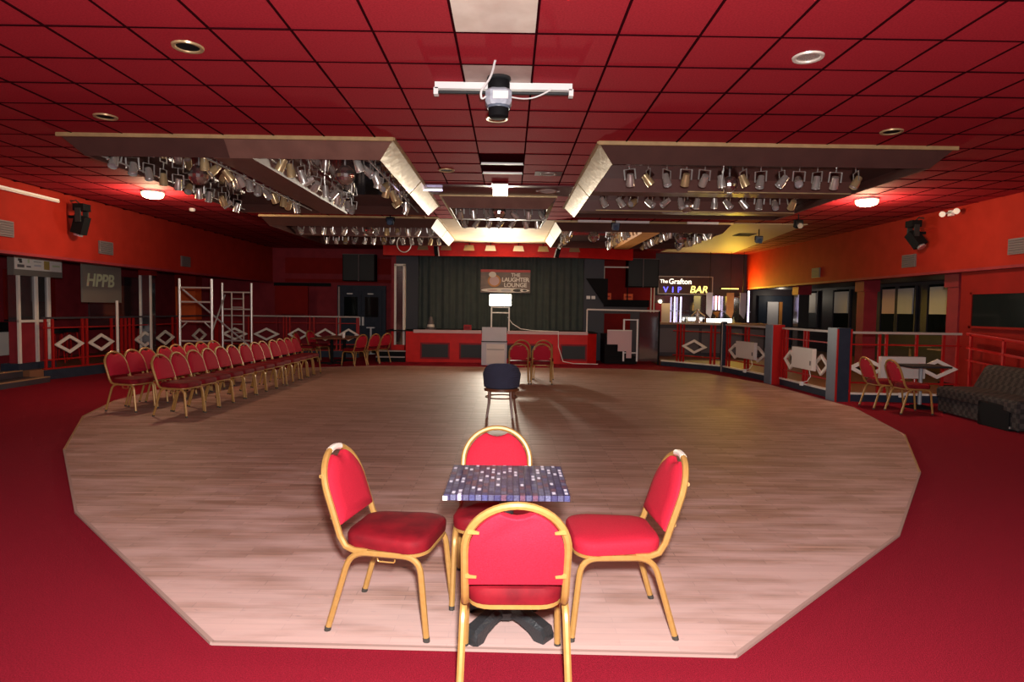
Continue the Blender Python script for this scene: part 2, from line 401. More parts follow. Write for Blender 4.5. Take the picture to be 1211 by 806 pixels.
for i in range(-13, 16):                                          # dark tee bars of the ceiling grid
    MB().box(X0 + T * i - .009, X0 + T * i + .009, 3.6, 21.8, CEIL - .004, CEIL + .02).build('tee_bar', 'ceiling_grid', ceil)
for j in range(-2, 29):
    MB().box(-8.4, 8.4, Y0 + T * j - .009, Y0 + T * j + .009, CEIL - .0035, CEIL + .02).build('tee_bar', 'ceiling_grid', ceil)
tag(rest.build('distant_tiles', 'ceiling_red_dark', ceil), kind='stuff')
for k in range(2):                                                # white tees left across the open hatch
    MB().box(X0, X0 + T, 8.93 + 0.6 * k - .015, 8.93 + 0.6 * k + .015, CEIL - .005, CEIL + .02).build('tee_bar', 'white_paint', ceil)
# void above the open hatch, cream panels in front of the stage and, for its yellow-lit ceiling, an added one in the far right corner
struct('trim_1', MB().box(-1.75, 1.35, 14.35, 19.45, CEIL - .012, CEIL + .02), 'plywood', 'cream plywood soffit in front of the stage')
struct('trim_2', MB().prism([(5.1, 14.4), (6.75, 14.4), (7.6, 21.6), (5.1, 21.6)], CEIL - .012, CEIL + .02), 'wall_cream', 'added cream panel painting in the yellow-lit ceiling above the bar corner')  # cream colour stands for yellow light on the red ceiling here
struct('trim_3', MB().box(-1.6, 1.15, 10.35, 11.25, CEIL - .02, CEIL + .02), 'ceiling_maroon', 'maroon ceiling strip before the middle light box')

# ------------------------------------------------------------------ walls
wl = struct('wall_left', MB().box(-8.6, -8.35, -5, 22.3, 2.45, 3.7), 'wall_orange_red', 'orange-red bulkhead along the left side')
wr = struct('wall_right', MB().box(8.35, 8.6, -5, 22.3, 2.45, 3.7), 'wall_orange_red', 'orange-red bulkhead along the right side')
struct('wall_left_lower', MB().box(-8.75, -8.5, -5, 7.5, 0, 2.6), 'wall_red', 'red wall under the left bulkhead')
struct('wall_right_lower', MB().box(8.45, 8.7, -5, 11.8, 0, 2.6), 'wall_red', 'red wall under the right bulkhead')
struct('wall_left_outer', MB().box(-11.9, -11.6, -5, 22.6, 0, 3.0), 'wall_maroon', 'dark red wall behind the left raised area')
struct('wall_right_outer', MB().box(11.9, 12.2, 11.8, 26.6, 0, 3.0), 'wall_dark', 'dark wall behind the right bar area')
struct('wall_rear', MB().box(-12, 12, -5.2, -5, 0, 3.7), 'wall_red', 'red wall behind the camera')
struct('wall_side_near', MB().box(8.7, 12.2, 11.55, 11.8, 0, 3.0), 'wall_dark', 'short dark wall beside the right bar area')
struct('wall_far_left', MB().box(-12, -3.6, 22.3, 22.5, 0, 3.7), 'wall_maroon', 'maroon far wall with the double door')
struct('wall_far_right', MB().box(3.4, 8.6, 22.3, 22.5, 0, 3.7), 'wall_dark', 'dark far wall behind the bar sign')
struct('wall_bar_end', MB().box(8.35, 12.2, 26.4, 26.6, 0, 3.0), 'wall_dark', 'dark end wall of the right bar area')
struct('ceiling_left_bay', MB().box(-12, -8.6, -5, 22.5, 2.75, 2.9), 'wall_dark', 'low dark ceiling of the left raised area')
struct('ceiling_right_bay', MB().box(8.6, 12.2, 11.6, 26.6, 2.55, 2.7), 'wall_dark', 'low dark ceiling of the right bar area')
struct('trim_4', MB().box(-8.62, -8.33, 7.5, 22.3, 2.40, 2.45), 'wall_maroon', 'dark edge under the left bulkhead')
struct('trim_5', MB().box(8.33, 8.62, -5, 22.3, 2.40, 2.45), 'wall_maroon', 'dark edge under the right bulkhead')
# raised side floors
LB = [(-9.6, 13.0), (-9.25, 14.8), (-8.95, 19.5), (-4.75, 19.95)]
pl = struct('floor_left_platform', MB().prism([(-11.6, 12.75), (-9.7, 12.75)] + LB + [(-4.75, 22.3), (-11.6, 22.3)], 0, 0.22), 'dusty_floor', 'raised floor on the left')
RB = [(8.4, 11.35), (6.12, 11.45), (6.08, 14.3), (5.75, 16.9), (4.5, 18.5)]
struct('floor_right_platform', MB().prism(RB + [(4.5, 22.3), (11.9, 26.4), (11.9, 11.5)], 0, 0.15), 'dusty_floor', 'raised floor on the right')
for k, (a, b) in enumerate(zip(LB[:-1], LB[1:])):
    struct('baseboard_left_%d' % (k + 1), MB().bar((*a, 0.10), (*b, 0.10), 0.05, 0.20), 'navy', 'dark kickboard of the left raised floor')
    struct('trim_%d' % (10 + k), MB().bar((*a, 0.225), (*b, 0.225), 0.07, 0.03), 'red_paint', 'red nosing of the left raised floor')
for k, (a, b) in enumerate(zip(RB[:-1], RB[1:])):
    struct('baseboard_right_%d' % (k + 1), MB().bar((*a, 0.06), (*b, 0.06), 0.05, 0.14), 'navy', 'dark kickboard of the right raised floor')
    struct('trim_%d' % (20 + k), MB().bar((*a, 0.148), (*b, 0.148), 0.07, 0.035), 'cream_paint', 'pale nosing of the right raised floor')
# steps at far left
for k, (x, z) in enumerate(((-9.25, 0.10), (-9.8, 0.215))):
    s = tag(MB().box(-11.6, x - .002, 10.2, 12.7, 0 if k == 0 else 0.10, z).build('step', 'wall_dark'), ('lower' if k == 0 else 'upper') + ' dark step with pale wooden nosing beside the sponsor pillar', 'step', 'steps up to the left raised floor')
    MB().box(x - .12, x, 10.2, 12.7, z, z + .015).build('nosing', 'wood_step', s)

# ------------------------------------------------------------------ banquet chairs


def arc(cx, cy, r, a0, a1, n): return [(cx + r * math.cos(a0 + (a1 - a0) * k / n), cy + r * math.sin(a0 + (a1 - a0) * k / n)) for k in range(n + 1)]


def smooth_path(pts, n=5, rad=0.05):
    """polyline with rounded corners"""
    P = [Vector(p) for p in pts]; out = [P[0]]
    for i in range(1, len(P) - 1):
        a = P[i - 1] - P[i]; b = P[i + 1] - P[i]; r = min(rad, a.length * .48, b.length * .48)
        s, e = P[i] + a.normalized() * r, P[i] + b.normalized() * r
        for k in range(n + 1):
            t = k / n; out.append(s * (1 - t) ** 2 + P[i] * 2 * t * (1 - t) + e * t * t)
    out.append(P[-1]); return out


def seat_outline(grow=0.0):
    b, f, r = 0.185 + grow, 0.215 + grow, 0.085
    pts = arc(b - r, -.19 - grow + r, r, -PI / 2, 0, 5) + arc(f - .10, .225 + grow - .10, .10, 0, PI / 2, 6)
    return pts + [(-x, y) for x, y in pts[::-1]]


def back_y(z): return -0.195 - (z - 0.47) * 0.31


def hoop_pts(hw, base, top, n=22):
    """arched outline in (x, z): straight sides then a half ellipse"""
    zs = top - 0.20
    return [(hw, base)] + [(hw * (math.cos(a)), zs + (top - zs) * math.sin(a)) for a in [PI * k / n for k in range(n + 1)]] + [(-hw, base)]


def make_chair(label, group, worn=False, velvet='chair_velvet'):
    t = empty('banquet_chair', (0, 0, 0), label, 'chair', group)
    for sx in (-1, 1):
        x = .208 * sx
        full = smooth_path([(x * 1.05, -.262, 0), (x, -.145, .425), (x, .205, .425), (x * 1.05, .248, 0)], 6, .085)
        h = next(i for i, p in enumerate(full) if p.y > 0.03)
        mid = Vector((x, .03, .425))
        lg = MB().tube(full[:h] + [mid], .0155, 8).build('leg', 'gold_frame', t, True)
        MB().cyl((x * 1.05, -.262, -.002), (x * 1.048, -.257, .022), .0165, 8).build('foot_cap', 'rubber', lg)
        lg = MB().tube([mid] + full[h:], .0155, 8).build('leg', 'gold_frame', t, True)
        MB().cyl((x * 1.05, .248, -.002), (x * 1.049, .246, .022), .0165, 8).build('foot_cap', 'rubber', lg)
    mb = MB().tube([(x, y, .428) for x, y in seat_outline(-.004)], .0125, 6, closed=True)
    mb.tube([(-.2, .0, .42), (.2, .0, .42)], .009, 6)
    mb.build('seat_frame', 'gold_frame', t, True)
    L = []
    for g, z in ((-.006, .432), (.006, .442), (.009, .470), (.009, .494), (.002, .506), (-.014, .513), (-.05, .518), (-.10, .521)):
        L.append([(x, y, z + .006 * (1 if z > .5 else 0) * math.cos(x * 8)) for x, y in seat_outline(g)])
    MB().loops(L).build('seat', velvet, t, True)
    # hoop of the back
    hp = hoop_pts(.2, .56, .915)
    path = [(.2, -.06, .428), (.2, -.13, .430), (.2, -.175, .448), (.2, -.205, .50)] + [(x, back_y(z), z) for x, z in hp] + \
           [(-.2, -.205, .50), (-.2, -.175, .448), (-.2, -.13, .430), (-.2, -.06, .428)]
    bf = MB().tube(path, .0165, 8).build('back_frame', 'gold_frame', t, True)
    if worn:
        top = [(x, back_y(z), z) for x, z in hp if z > .905]
        MB().tube(top, .0178, 8).build('worn_grip', 'gold_worn', bf, True)
    # pad of the back with the hand-hold scooped out of its top edge
    out = [(.184, .548)] + [(x, z) for x, z in hoop_pts(.186, .56, .897, 26)] + [(-.184, .548)]
    out2 = []
    for x, z in out:
        if abs(x) < .075 and z > .8: z = min(z, .862 + .030 * (abs(x) / .075) ** 2)
        out2.append((x, z))
    L = []
    for sc, off in ((.965, -.016), (1, -.011), (1, .008), (.985, .020), (.90, .031), (.6, .036)):
        L.append([(x * sc, back_y(.71 + (z - .71) * sc) + off, .71 + (z - .71) * sc + off * .3) for x, z in out2])
    MB().loops(L).build('backrest', 'chair_fabric', t, True)
    for sx in (-1, 1):
        for z, xx in ((.59, .176), (.80, .165)):
            MB().tube([(sx * (xx + .02), back_y(z) - .012, z), (sx * (xx - .022), back_y(z) - .019, z - .004)], .013, 6, r2=.006).build('bracket', 'gold_frame', t, True)
    t.scale = (1, 1, .94)
    lk = smooth_path([(.15, -.03, .41), (.15, -.03, .36), (.15, .06, .36), (.15, .06, .41)], 3, .012)
    MB().tube(lk, .004, 6).build('linking_bar', 'gold_frame', t)
    return t


def put(o, x, y, facing, z=0.0):
    """facing in degrees, 0 = +X; local front is +Y"""
    o.location = (x, y, z); o.rotation_euler = (0, 0, math.radians(facing - 90)); return o


proto = make_chair('red banquet chair with gold frame turned with its back to the aisle, nearest mosaic table edge', None)
DFZ = 0.012
proto['label'] = 'red and gold banquet chair tucked in back-on at the mosaic table, feet half on carpet'
put(proto, .035, 2.66, 91, 0.004)
fg_group = 'banquet chairs around the mosaic table'; proto['group'] = fg_group
wornp = make_chair('red and gold banquet chair with dark velvet seat, left side of the mosaic table', fg_group, True)
wornp['label'] = 'banquet chair with a dark crimson velvet seat and white-worn grip beside the mosaic table'
put(wornp, -.575, 3.19, -11, DFZ)
c = copy_tree(wornp); put(c, .555, 3.18, 183, DFZ); c['label'] = 'banquet chair with a bright red seat and white-worn grip beside the mosaic table'
for ch in c.children:
    if ch.name.startswith('seat') and 'frame' not in ch.name:
        ch.data = ch.data.copy(); ch.data.materials.clear(); ch.data.materials.append(MATS['chair_fabric'])
c = copy_tree(proto); put(c, -.065, 3.50, -90, DFZ); c['label'] = 'banquet chair facing the aisle from behind the mosaic table top'
for k in range(13):
    c = copy_tree(proto); put(c, -4.72 + rnd.uniform(-.02, .02), 9.05 + k * .475 + rnd.uniform(-.01, .01), -7 + rnd.uniform(-2, 2), DFZ)
    c['label'] = ORD[k] + ' red chair of the long row, counted from the end away from the stage'; c['group'] = 'long row of banquet chairs'
for k in range(8):
    c = copy_tree(proto); put(c, -5.68 + rnd.uniform(-.03, .03), 9.45 + k * .465 + rnd.uniform(-.01, .01), -9 + rnd.uniform(-2, 2), DFZ if k < 6 else DFZ)
    c['label'] = ORD[k] + ' red chair of the shorter rear row, counted from the end away from the stage'; c['group'] = 'short row of banquet chairs'
for x, y, f, lab, g in ((.21, 13.55, 90, 'red banquet chair seen back-on before the stage, the one nearer the lectern', 'nearer pair before the stage'),
                        (.70, 13.55, 90, 'red banquet chair seen back-on before the stage, the one farther from the lectern', 'nearer pair before the stage'),
                        (.31, 14.45, -88, 'banquet chair facing the back-on pair before the stage, nearer the lectern', 'farther pair before the stage'),
                        (.80, 14.45, -92, 'banquet chair facing the back-on pair before the stage, farther from the lectern', 'farther pair before the stage'),
                        (-5.75, 17.9, 0, 'banquet chair at the dark tables facing the stage steps', None),
                        (-5.7, 18.85, -20, 'banquet chair on the balustrade side of the dark tables', None),
                        (-4.18, 17.0, 148, 'banquet chair facing the dark tables near the double door, farthest from the stage steps', 'three chairs near the door'),
                        (-3.95, 17.55, 148, 'banquet chair facing the dark tables near the double door, middle one of three', 'three chairs near the door'),
                        (-3.74, 18.1, 148, 'banquet chair facing the dark tables near the double door, next to the stage steps', 'three chairs near the door'),
                        (6.56, 10.22, 0, 'red banquet chair at the table beside the chequered sofa, nearer the dance floor', None),
                        (6.42, 10.74, 0, 'red banquet chair against the heater beside the square blue pillar', None)):
    c = copy_tree(proto); put(c, x, y, f, 0.012 if (abs(x) < 3 and y < 17) else 0.0); c['label'] = lab
    if g: c['group'] = g
    elif 'group' in c: del c['group']

# ------------------------------------------------------------------ mosaic table
t = empty('pedestal_table', (.0, 3.115, DFZ), 'square table with purple mosaic print top and black cast pedestal', 'table')
mb = MB()
mb.loops([[(sx * .29, sy * .275, z) for sx, sy in ((-1, -1), (1, -1), (1, 1), (-1, 1))] for z in (.712, .738)])
mb.build('table_top', 'mosaic_print', t)
MB().obox((-.283, -.275, .722), (.022, .006, .02)).build('chipped_corner', 'cream_paint', t)
MB().lathe([(.13, .66), (.13, .70), (.02, .711)], 12).build('top_plate', 'cast_iron', t)
MB().lathe([(.055, .10), (.042, .16), (.034, .22), (.034, .60), (.05, .66)], 14).build('column', 'cast_iron', t, True)
MB().lathe([(.075, .05), (.09, .09), (.07, .125), (.04, .13)], 14).build('hub', 'cast_iron', t, True)
for k in range(4):
    a = PI / 4 + k * PI / 2 + .1; d = Vector((math.cos(a), math.sin(a), 0)); sd = Vector((-d.y, d.x, 0))
    L = []
    for r, z0, z1, wd in ((.04, .07, .125, .042), (.12, .055, .11, .042), (.18, .03, .095, .042), (.215, .0, .085, .045), (.255, .0, .07, .045), (.27, .0, .03, .042)):
        L.append([d * r + sd * wd + Vector((0, 0, z0)), d * r - sd * wd + Vector((0, 0, z0)), d * r - sd * wd + Vector((0, 0, z1 * .8)), d * r - sd * wd * .6 + Vector((0, 0, z1)),
                  d * r + sd * wd * .6 + Vector((0, 0, z1)), d * r + sd * wd + Vector((0, 0, z1 * .8))])
    MB().loops(L).build('foot', 'cast_iron', t)

# ------------------------------------------------------------------ tub chair in the middle of the floor
t = empty('tub_chair', (-.10, 9.35, DFZ), 'navy fabric tub chair with brown wooden legs alone on the dance floor', 'chair')
L = []
n = 22
for k in range(n + 1):
    a = PI + .10 * PI + (1 - .20) * PI * k / n; e = abs(k / n - .5) * 2; top = .80 - .13 * e ** 3
    L.append([(math.cos(a) * r, math.sin(a) * r * .95, z) for r, z in ((.235, .44), (.275, .44), (.292, .60), (.295, top - .03), (.28, top), (.255, top), (.24, top - .03), (.235, .60))])
MB().loops(L).build('backrest', 'tub_fabric', t, True)
MB().lathe([(.22, .41), (.245, .43), (.245, .47), (.22, .495), (.1, .505)], 20).build('seat', 'tub_fabric', t, True)
MB().lathe([(.235, .375), (.262, .378), (.262, .418), (.235, .42)], 20).build('seat_rail', 'tub_wood', t, True)
for a in (40, 140, 222, 305):
    a = math.radians(a); ca, sa = math.cos(a), math.sin(a)
    MB().tube([(ca * .235, sa * .235, .40), (ca * .245, sa * .245, .2), (ca * .285, sa * .285, 0)], .027, 8, r2=.018).build('leg', 'tub_wood', t, True)
MB().tube([(math.cos(a) * .235, math.sin(a) * .235, .28) for a in [2 * PI * k / 20 for k in range(20)]], .011, 6, closed=True).build('stretcher', 'tub_wood', t, True)

# ------------------------------------------------------------------ ceiling light boxes with lamps


def make_pinspot(brass=False):
    b = 'lamp_brass' if brass else 'chrome'
    t = bpy.data.objects.new('pinspot_lamp', None); col.objects.link(t)
    L = MB().lathe([(.03, -.085), (.045, -.08), (.048, -.03), (.056, .0), (.058, .085)], 10, cap1=False)
    o = L.build('lamp_body', b, t, True); o.location = (0, 0, -.16); o.rotation_euler = (PI, 0, 0)
    ln = MB().lathe([(.054, .07), (.03, .062)], 10, cap0=False).build('lens', 'lamp_lens', t); ln.location = (0, 0, -.16); ln.rotation_euler = (PI, 0, 0)
    MB().bar((-.075, 0, -.16), (-.075, 0, -.02), .018, .006).bar((.075, 0, -.16), (.075, 0, -.02), .018, .006).bar((-.08, 0, -.02), (.08, 0, -.02), .018, .006).bar((0, 0, -.02), (0, 0, .05), .012, .012).build('yoke', 'chrome', t)
    return t


spots = [make_pinspot(False), make_pinspot(True)]
spot_used = [False, False]
tl = [0.4]


def place_spot(x, y, z, label, group, tilt=None):
    i = 1 if rnd.random() < .22 else 0
    o = spots[i] if not spot_used[i] else copy_tree(spots[i])
    spot_used[i] = True
    o.location = (x, y, z); o.rotation_euler = (rnd.uniform(-.15, .15), rnd.uniform(-.15, .15), rnd.uniform(0, 2 * PI))
    for ch in o.children:
        if not ch.name.startswith('yoke'): ch.rotation_euler = (PI + tl[0], 0, 0)
    tl[0] = rnd.uniform(-1.0, 1.0)
    if tilt: o.rotation_euler[0] += tilt
    tag(o, label, 'spotlight', group)
    return o


def coffer(name, label, x0, x1, y0, y1, drop, ins, front='coffer_brown', flap=None, flap_side=0, front_split=None, trim='brass_trim', front_mat2=None):
    """hanging light box: skirt boards sloping in from the ceiling, mirror panel inside; flap_side -1/+1 = the end that carries bright panels"""
    t = empty(name, ((x0 + x1) / 2, (y0 + y1) / 2, CEIL), label, 'light box'); ox, oy = t.location.x, t.location.y
    def P(x, y, z): return (x - ox, y - oy, z - CEIL)
    zb = CEIL - drop; i = ins
    xs = [x0] + ([front_split] if front_split else []) + [x1]
    for k in range(len(xs) - 1):
        a, b = xs[k], xs[k + 1]
        ai = a + i if k == 0 else a; bi = b - i if k == len(xs) - 2 else b
        m = front if not (front_mat2 and k == 0) else front_mat2
        fb = MB().plate([P(a, y0, CEIL), P(b, y0, CEIL), P(bi, y0 + i, zb), P(ai, y0 + i, zb)], .015, (0, .8, .6)).build('front_board', m, t)
        MB().bar(P(a, y0 - .012, CEIL - .02), P(b, y0 - .012, CEIL - .02), .03, .045).build('trim', trim, fb)
    MB().plate([P(x0, y1, CEIL), P(x1, y1, CEIL), P(x1 - i, y1 - i, zb), P(x0 + i, y1 - i, zb)], .015, (0, -.8, .6)).build('rear_board', 'coffer_inside', t)
    for s, xa in ((-1, x0), (1, x1)):
        xi = xa - s * i
        if flap and flap_side == s:
            n = 2
            for k in range(n):
                ya, yb = y0 + (y1 - y0) * k / n + .02, y0 + (y1 - y0) * (k + 1) / n - .04
                yia, yib = max(ya, y0 + i), min(yb, y1 - i)
                MB().plate([P(xa, ya, CEIL), P(xa, yb, CEIL), P(xi, yib, zb), P(xi, yia, zb)], .012, (-s * .8, 0, .6)).build('end_panel', flap, t)
            MB().bar(P(xa, y0, CEIL - .012), P(xa, y1, CEIL - .012), .03, .03).build('trim', trim, t)
        else:
            MB().plate([P(xa, y0, CEIL), P(xa, y1, CEIL), P(xi, y1 - i, zb), P(xi, y0 + i, zb)], .015, (-s * .8, 0, .6)).build('end_board', 'coffer_inside', t)
    MB().box(x0 - ox + .03, x1 - ox - .03, y0 - oy + .03, y1 - oy - .03, -.03, -.012).build('mirror_panel', 'dark_mirror', t)
    return t, P


def mirror_ball(x, y, label, r=.14):
    t = empty('mirror_ball', (x, y, CEIL - .03), label, 'mirror ball', 'mirror balls in the light boxes')
    L = [(r * math.sin(a), -.05 - r - r * math.cos(a)) for a in [PI * k / 10 for k in range(1, 10)]]
    MB().lathe(L, 18).build('ball', 'mirror_facets', t)
    MB().cyl((0, 0, 0), (0, 0, -.06), .012, 6).build('hanger', 'aluminium', t)
    return t


LZ = CEIL - .03
CNT = [', from its front']
# left near box: two bays with lamp rows running away from the camera
t, P = coffer('ceiling_light_box', 'large near light box with a lengthwise brown beam and one gold end', -5.42, -1.41, 7.64, 12.6, .22, .20, flap='gold_flap', flap_side=1, front_split=-3.45, front_mat2='coffer_dark')
MB().loops([[P(-3.78, 7.85, 3.6), P(-3.1, 7.85, 3.6), P(-3.18, 7.85, 3.40), P(-3.66, 7.85, 3.40)], [P(-3.78, 12.4, 3.6), P(-3.1, 12.4, 3.6), P(-3.18, 12.4, 3.40), P(-3.66, 12.4, 3.40)]]).build('middle_beam', 'coffer_brown', t)
for x in (-5.1, -3.82, -3.02, -1.78):
    MB().bar(P(x, 7.9, 3.43), P(x, 12.2, 3.43), .02, .02).build('lamp_rail', 'chrome', t)
for x, lab in ((-5.02, 'pinspot lamp in the outermost row of the beamed light box'), (-3.95, 'pinspot lamp left of the brown beam in the beamed light box'),
               (-2.92, 'pinspot lamp right of the brown beam in the beamed light box'), (-1.92, 'pinspot lamp beside the gold end of the beamed light box')):
    for k in range(11):
        place_spot(x + rnd.uniform(-.03, .03), 8.15 + k * .36, LZ - .03, ORD[k] + ' ' + lab.replace(' lamp', '').replace(' the', '') + CNT[0], lab.replace('pinspot lamp', 'pinspots'))
mirror_ball(-2.28, 8.75, 'mirror ball between the lamps right of the brown beam')
mirror_ball(-4.35, 8.9, 'mirror ball between the lamps left of the brown beam')
# right near box: two rows across
CNT[0] = ', from the gold end'
t, P = coffer('ceiling_light_box', 'large near light box with two crosswise lamp rows and one gold end', 1.04, 5.36, 7.66, 12.6, .22, .20, flap='gold_flap', flap_side=-1, front='coffer_dark')
MB().box(P(1.25, 0, 0)[0], P(5.15, 0, 0)[0], P(0, 9.62, 0)[1], P(0, 9.95, 0)[1], -.23, -.03).build('cross_beam', 'coffer_inside', t)
MB().box(P(1.25, 0, 0)[0], P(5.15, 0, 0)[0], P(0, 11.5, 0)[1], P(0, 11.8, 0)[1], -.23, -.03).build('cross_beam', 'coffer_inside', t)
for y, xa, xb in ((9.35, 2.6, 5.0), (11.2, 1.5, 5.0)):
    MB().bar(P(xa, y, 3.36), P(xb, y, 3.36), .015, .015).build('lamp_rail', 'lamp_brass', t)
for y, xa, lab in ((8.75, 1.62, 'pinspot lamp in the front crosswise row of the two-row light box'), (10.6, 1.55, 'pinspot lamp in the rear crosswise row of the two-row light box')):
    for k in range(13):
        place_spot(xa + k * .26, y + rnd.uniform(-.04, .04), LZ - .03, ORD[k] + ' ' + lab.replace(' lamp', '').replace(' the', '') + CNT[0], lab.replace('pinspot lamp', 'pinspots'))
mirror_ball(3.12, 9.1, 'mirror ball in the front lamp row of the two-row light box', .12)
mirror_ball(3.05, 10.98, 'mirror ball in the rear lamp row of the two-row light box', .12)
# middle box
CNT[0] = ', from the tables side'
t, P = coffer('ceiling_light_box', 'small middle light box with a wooden front before the stage', -1.26, .82, 11.28, 14.3, .22, .16, front='coffer_brown', flap='plywood', flap_side=-1)
MB().box(P(-1.1, 0, 0)[0], P(.66, 0, 0)[0], P(0, 12.75, 0)[1], P(0, 12.95, 0)[1], -.22, -.03).build('cross_beam', 'coffer_inside', t)
for y, lab in ((12.2, 'pinspot lamp in the front row of the small middle light box'), (13.5, 'pinspot lamp in the rear row of the small middle light box')):
    for k in range(7):
        place_spot(-.98 + k * .26, y, LZ - .03, ORD[k] + ' ' + lab.replace(' lamp', '').replace(' the', '') + CNT[0], lab.replace('pinspot lamp', 'pinspots'))
mirror_ball(-.22, 11.9, 'mirror ball in the small middle light box', .13)
# far left box
CNT[0] = ', from its dark end'
t, P = coffer('ceiling_light_box', 'far light box over the tables with two lamp rows and a white end', -5.6, -1.62, 14.15, 18.6, .22, .17, front='coffer_dark', flap='pale_flap', flap_side=1)
MB().box(P(-5.4, 0, 0)[0], P(-1.8, 0, 0)[0], P(0, 16.0, 0)[1], P(0, 16.25, 0)[1], -.22, -.03).build('cross_beam', 'coffer_inside', t)
for y, xa, lab in ((15.2, -5.0, 'pinspot lamp in the front row of the far light box over the tables'), (17.3, -5.0, 'pinspot lamp in the rear row of the far light box over the tables')):
    for k in range(13):
        place_spot(xa + k * .255, y, LZ - .03, ORD[k] + ' ' + lab.replace(' lamp', '').replace(' the', '') + CNT[0], lab.replace('pinspot lamp', 'pinspots'))
mirror_ball(-3.35, 15.05, 'mirror ball in the far light box over the tables', .12)
# far right box
CNT[0] = ', from its front'
t, P = coffer('ceiling_light_box', 'far light box near the bar with a beam coloured orange for yellow light on it', 1.0, 5.05, 14.4, 18.6, .22, .17, front='coffer_dark', flap='pale_flap', flap_side=-1)
MB().loops([[P(2.95, 14.6, 3.6), P(3.5, 14.6, 3.6), P(3.42, 14.6, 3.38), P(3.02, 14.6, 3.38)], [P(2.95, 18.4, 3.6), P(3.5, 18.4, 3.6), P(3.42, 18.4, 3.38), P(3.02, 18.4, 3.38)]]).build('middle_beam', 'orange_plain_and_lit', t)  # the beam's orange is yellow light put into its colour
for x, lab in ((1.42, 'pinspot lamp next to the white end of the far light box near the bar'), (2.75, 'pinspot lamp before the orange beam of the far light box'),
               (3.75, 'pinspot lamp past the orange beam of the far light box'), (4.7, 'pinspot lamp along the bar side of the far light box')):
    for k in range(8):
        place_spot(x, 14.9 + k * .42, LZ - .03, ORD[k] + ' ' + lab.replace(' lamp', '').replace(' the', '') + CNT[0], lab.replace('pinspot lamp', 'pinspots'))
mirror_ball(2.05, 15.6, 'mirror ball on the stage side of the orange beam', .14)
mirror_ball(4.2, 15.6, 'mirror ball on the bar side of the orange beam', .14)

# ------------------------------------------------------------------ ceiling fittings


def downlight(x, y, label, ring='lamp_brass', inner='black', r=.085):
    t = empty('recessed_downlight', (x, y, CEIL), label, 'ceiling light', 'recessed downlights')
    MB().lathe([(r, .0), (r + .006, -.012), (r + .03, -.014), (r + .035, .0)], 20, cap0=False, cap1=False).build('ring', ring, t, True)
    MB().lathe([(r, -.004), (r * .75, -.002)], 20).build('reflector', inner, t, True)


for x, y, l, rg, inn in ((-2.55, 5.06, 'brass-ringed dark downlight in the red tiles ahead of the beamed light box', 'lamp_brass', 'black'),
                         (2.33, 5.07, 'downlight with a silver reflector in the red tiles', 'gold_worn', 'chrome'),
                         (4.2, 7.06, 'dark downlight before the dark front of the two-row light box', 'lamp_brass', 'black'),
                         (-4.4, 6.95, 'dark downlight before the outer front board of the beamed light box', 'lamp_brass', 'black'),
                         (-.16, 6.80, 'brass downlight just behind the hanging scanner light', 'lamp_brass', 'chrome'),
                         (-.95, 9.35, 'brass downlight on the beam side of the open hatch', 'lamp_brass', 'black'),
                         (.55, 9.5, 'silver downlight on the two-row side of the open hatch', 'chrome', 'chrome')):
    downlight(x, y, l, rg, inn)
tag(MB().box(.35, .75, 9.33, 9.62, CEIL - .006, CEIL - .001).build('access_plate', 'ceiling_maroon'), 'maroon plate around the silver downlight by the hatch', 'plate')


def dome(x, y, label, watt=None):
    t = empty('dome_lamp', (x, y, CEIL), label, 'ceiling light', 'lit dome lamps')
    MB().lathe([(.19, 0), (.19, -.03), (.17, -.035)], 24).build('base', 'white_paint', t, True)
    MB().lathe([(.17, -.03), (.18, -.06), (.16, -.10), (.10, -.125), (.03, -.13)], 24).build('shade', 'dome_glow', t, True)
    light('dome_lamp_light', 'POINT', (x, y, CEIL - .22), watt or DOME_W, (1.0, .70, .42) if not watt else (1.0, .85, .72), .14)


dome(-6.43, 11.45, 'lit round dome lamp on the ceiling outside the beamed light box')
dome(6.25, 11.15, 'lit round dome lamp on the ceiling outside the two-row light box')
dome(-5.2, .6, 'added unseen dome lamp brightening the carpet before the dance floor', 150); dome(5.2, .6, 'added unseen dome lamp brightening the carpet before the dance floor', 150)  # domes added out of frame to brighten the near carpet
# fluorescent batten with the scanner light hung below it
t = empty('fluorescent_batten', (-.08, 5.77, CEIL), 'white fluorescent batten across the ceiling tiles', 'light fitting')
MB().box(-.615, .615, -.035, .035, -.06, -.002).build('housing', 'white_paint', t)
MB().cyl((-.6, -.01, -.085), (.6, -.01, -.085), .014, 10).build('tube', 'dark_grey', t, True)
for sx in (-1, 1): MB().box(sx * .605 - .02, sx * .605 + .02, -.035, .035, -.11, -.05).build('end_cap', 'white_paint', t)
t = empty('scanner_light', (-.12, 5.62, CEIL), 'grey scanner disco light hanging below the white batten', 'stage light')
MB().lathe([(.085, 0), (.09, -.03), (.075, -.04)], 16).build('ceiling_plate', 'dark_grey', t, True)
MB().lathe([(.075, -.04), (.08, -.07), (.08, -.15), (.07, -.17)], 14).build('base', 'black', t, True)
L = MB().loops([[(x * s, y * s, z) for x, y in ((-.095, -.06), (-.06, -.095), (.06, -.095), (.095, -.06), (.095, .06), (.06, .095), (-.06, .095), (-.095, .06))] for s, z in ((.8, -.15), (1, -.18), (1, -.30), (.85, -.34))])
L.build('head', 'scanner_grey', t); t.scale = (1.2, 1.1, .74)
MB().box(-.04, .07, -.101, -.09, -.29, -.20).build('label_plate', 'white_paint', t)
MB().lathe([(.085, -.335), (.088, -.35), (.085, -.365)], 14).build('collar', 'blue_grey', t, True)
MB().lathe([(.075, -.365), (.072, -.46), (.05, -.475)], 14).build('lens_barrel', 'black', t, True)
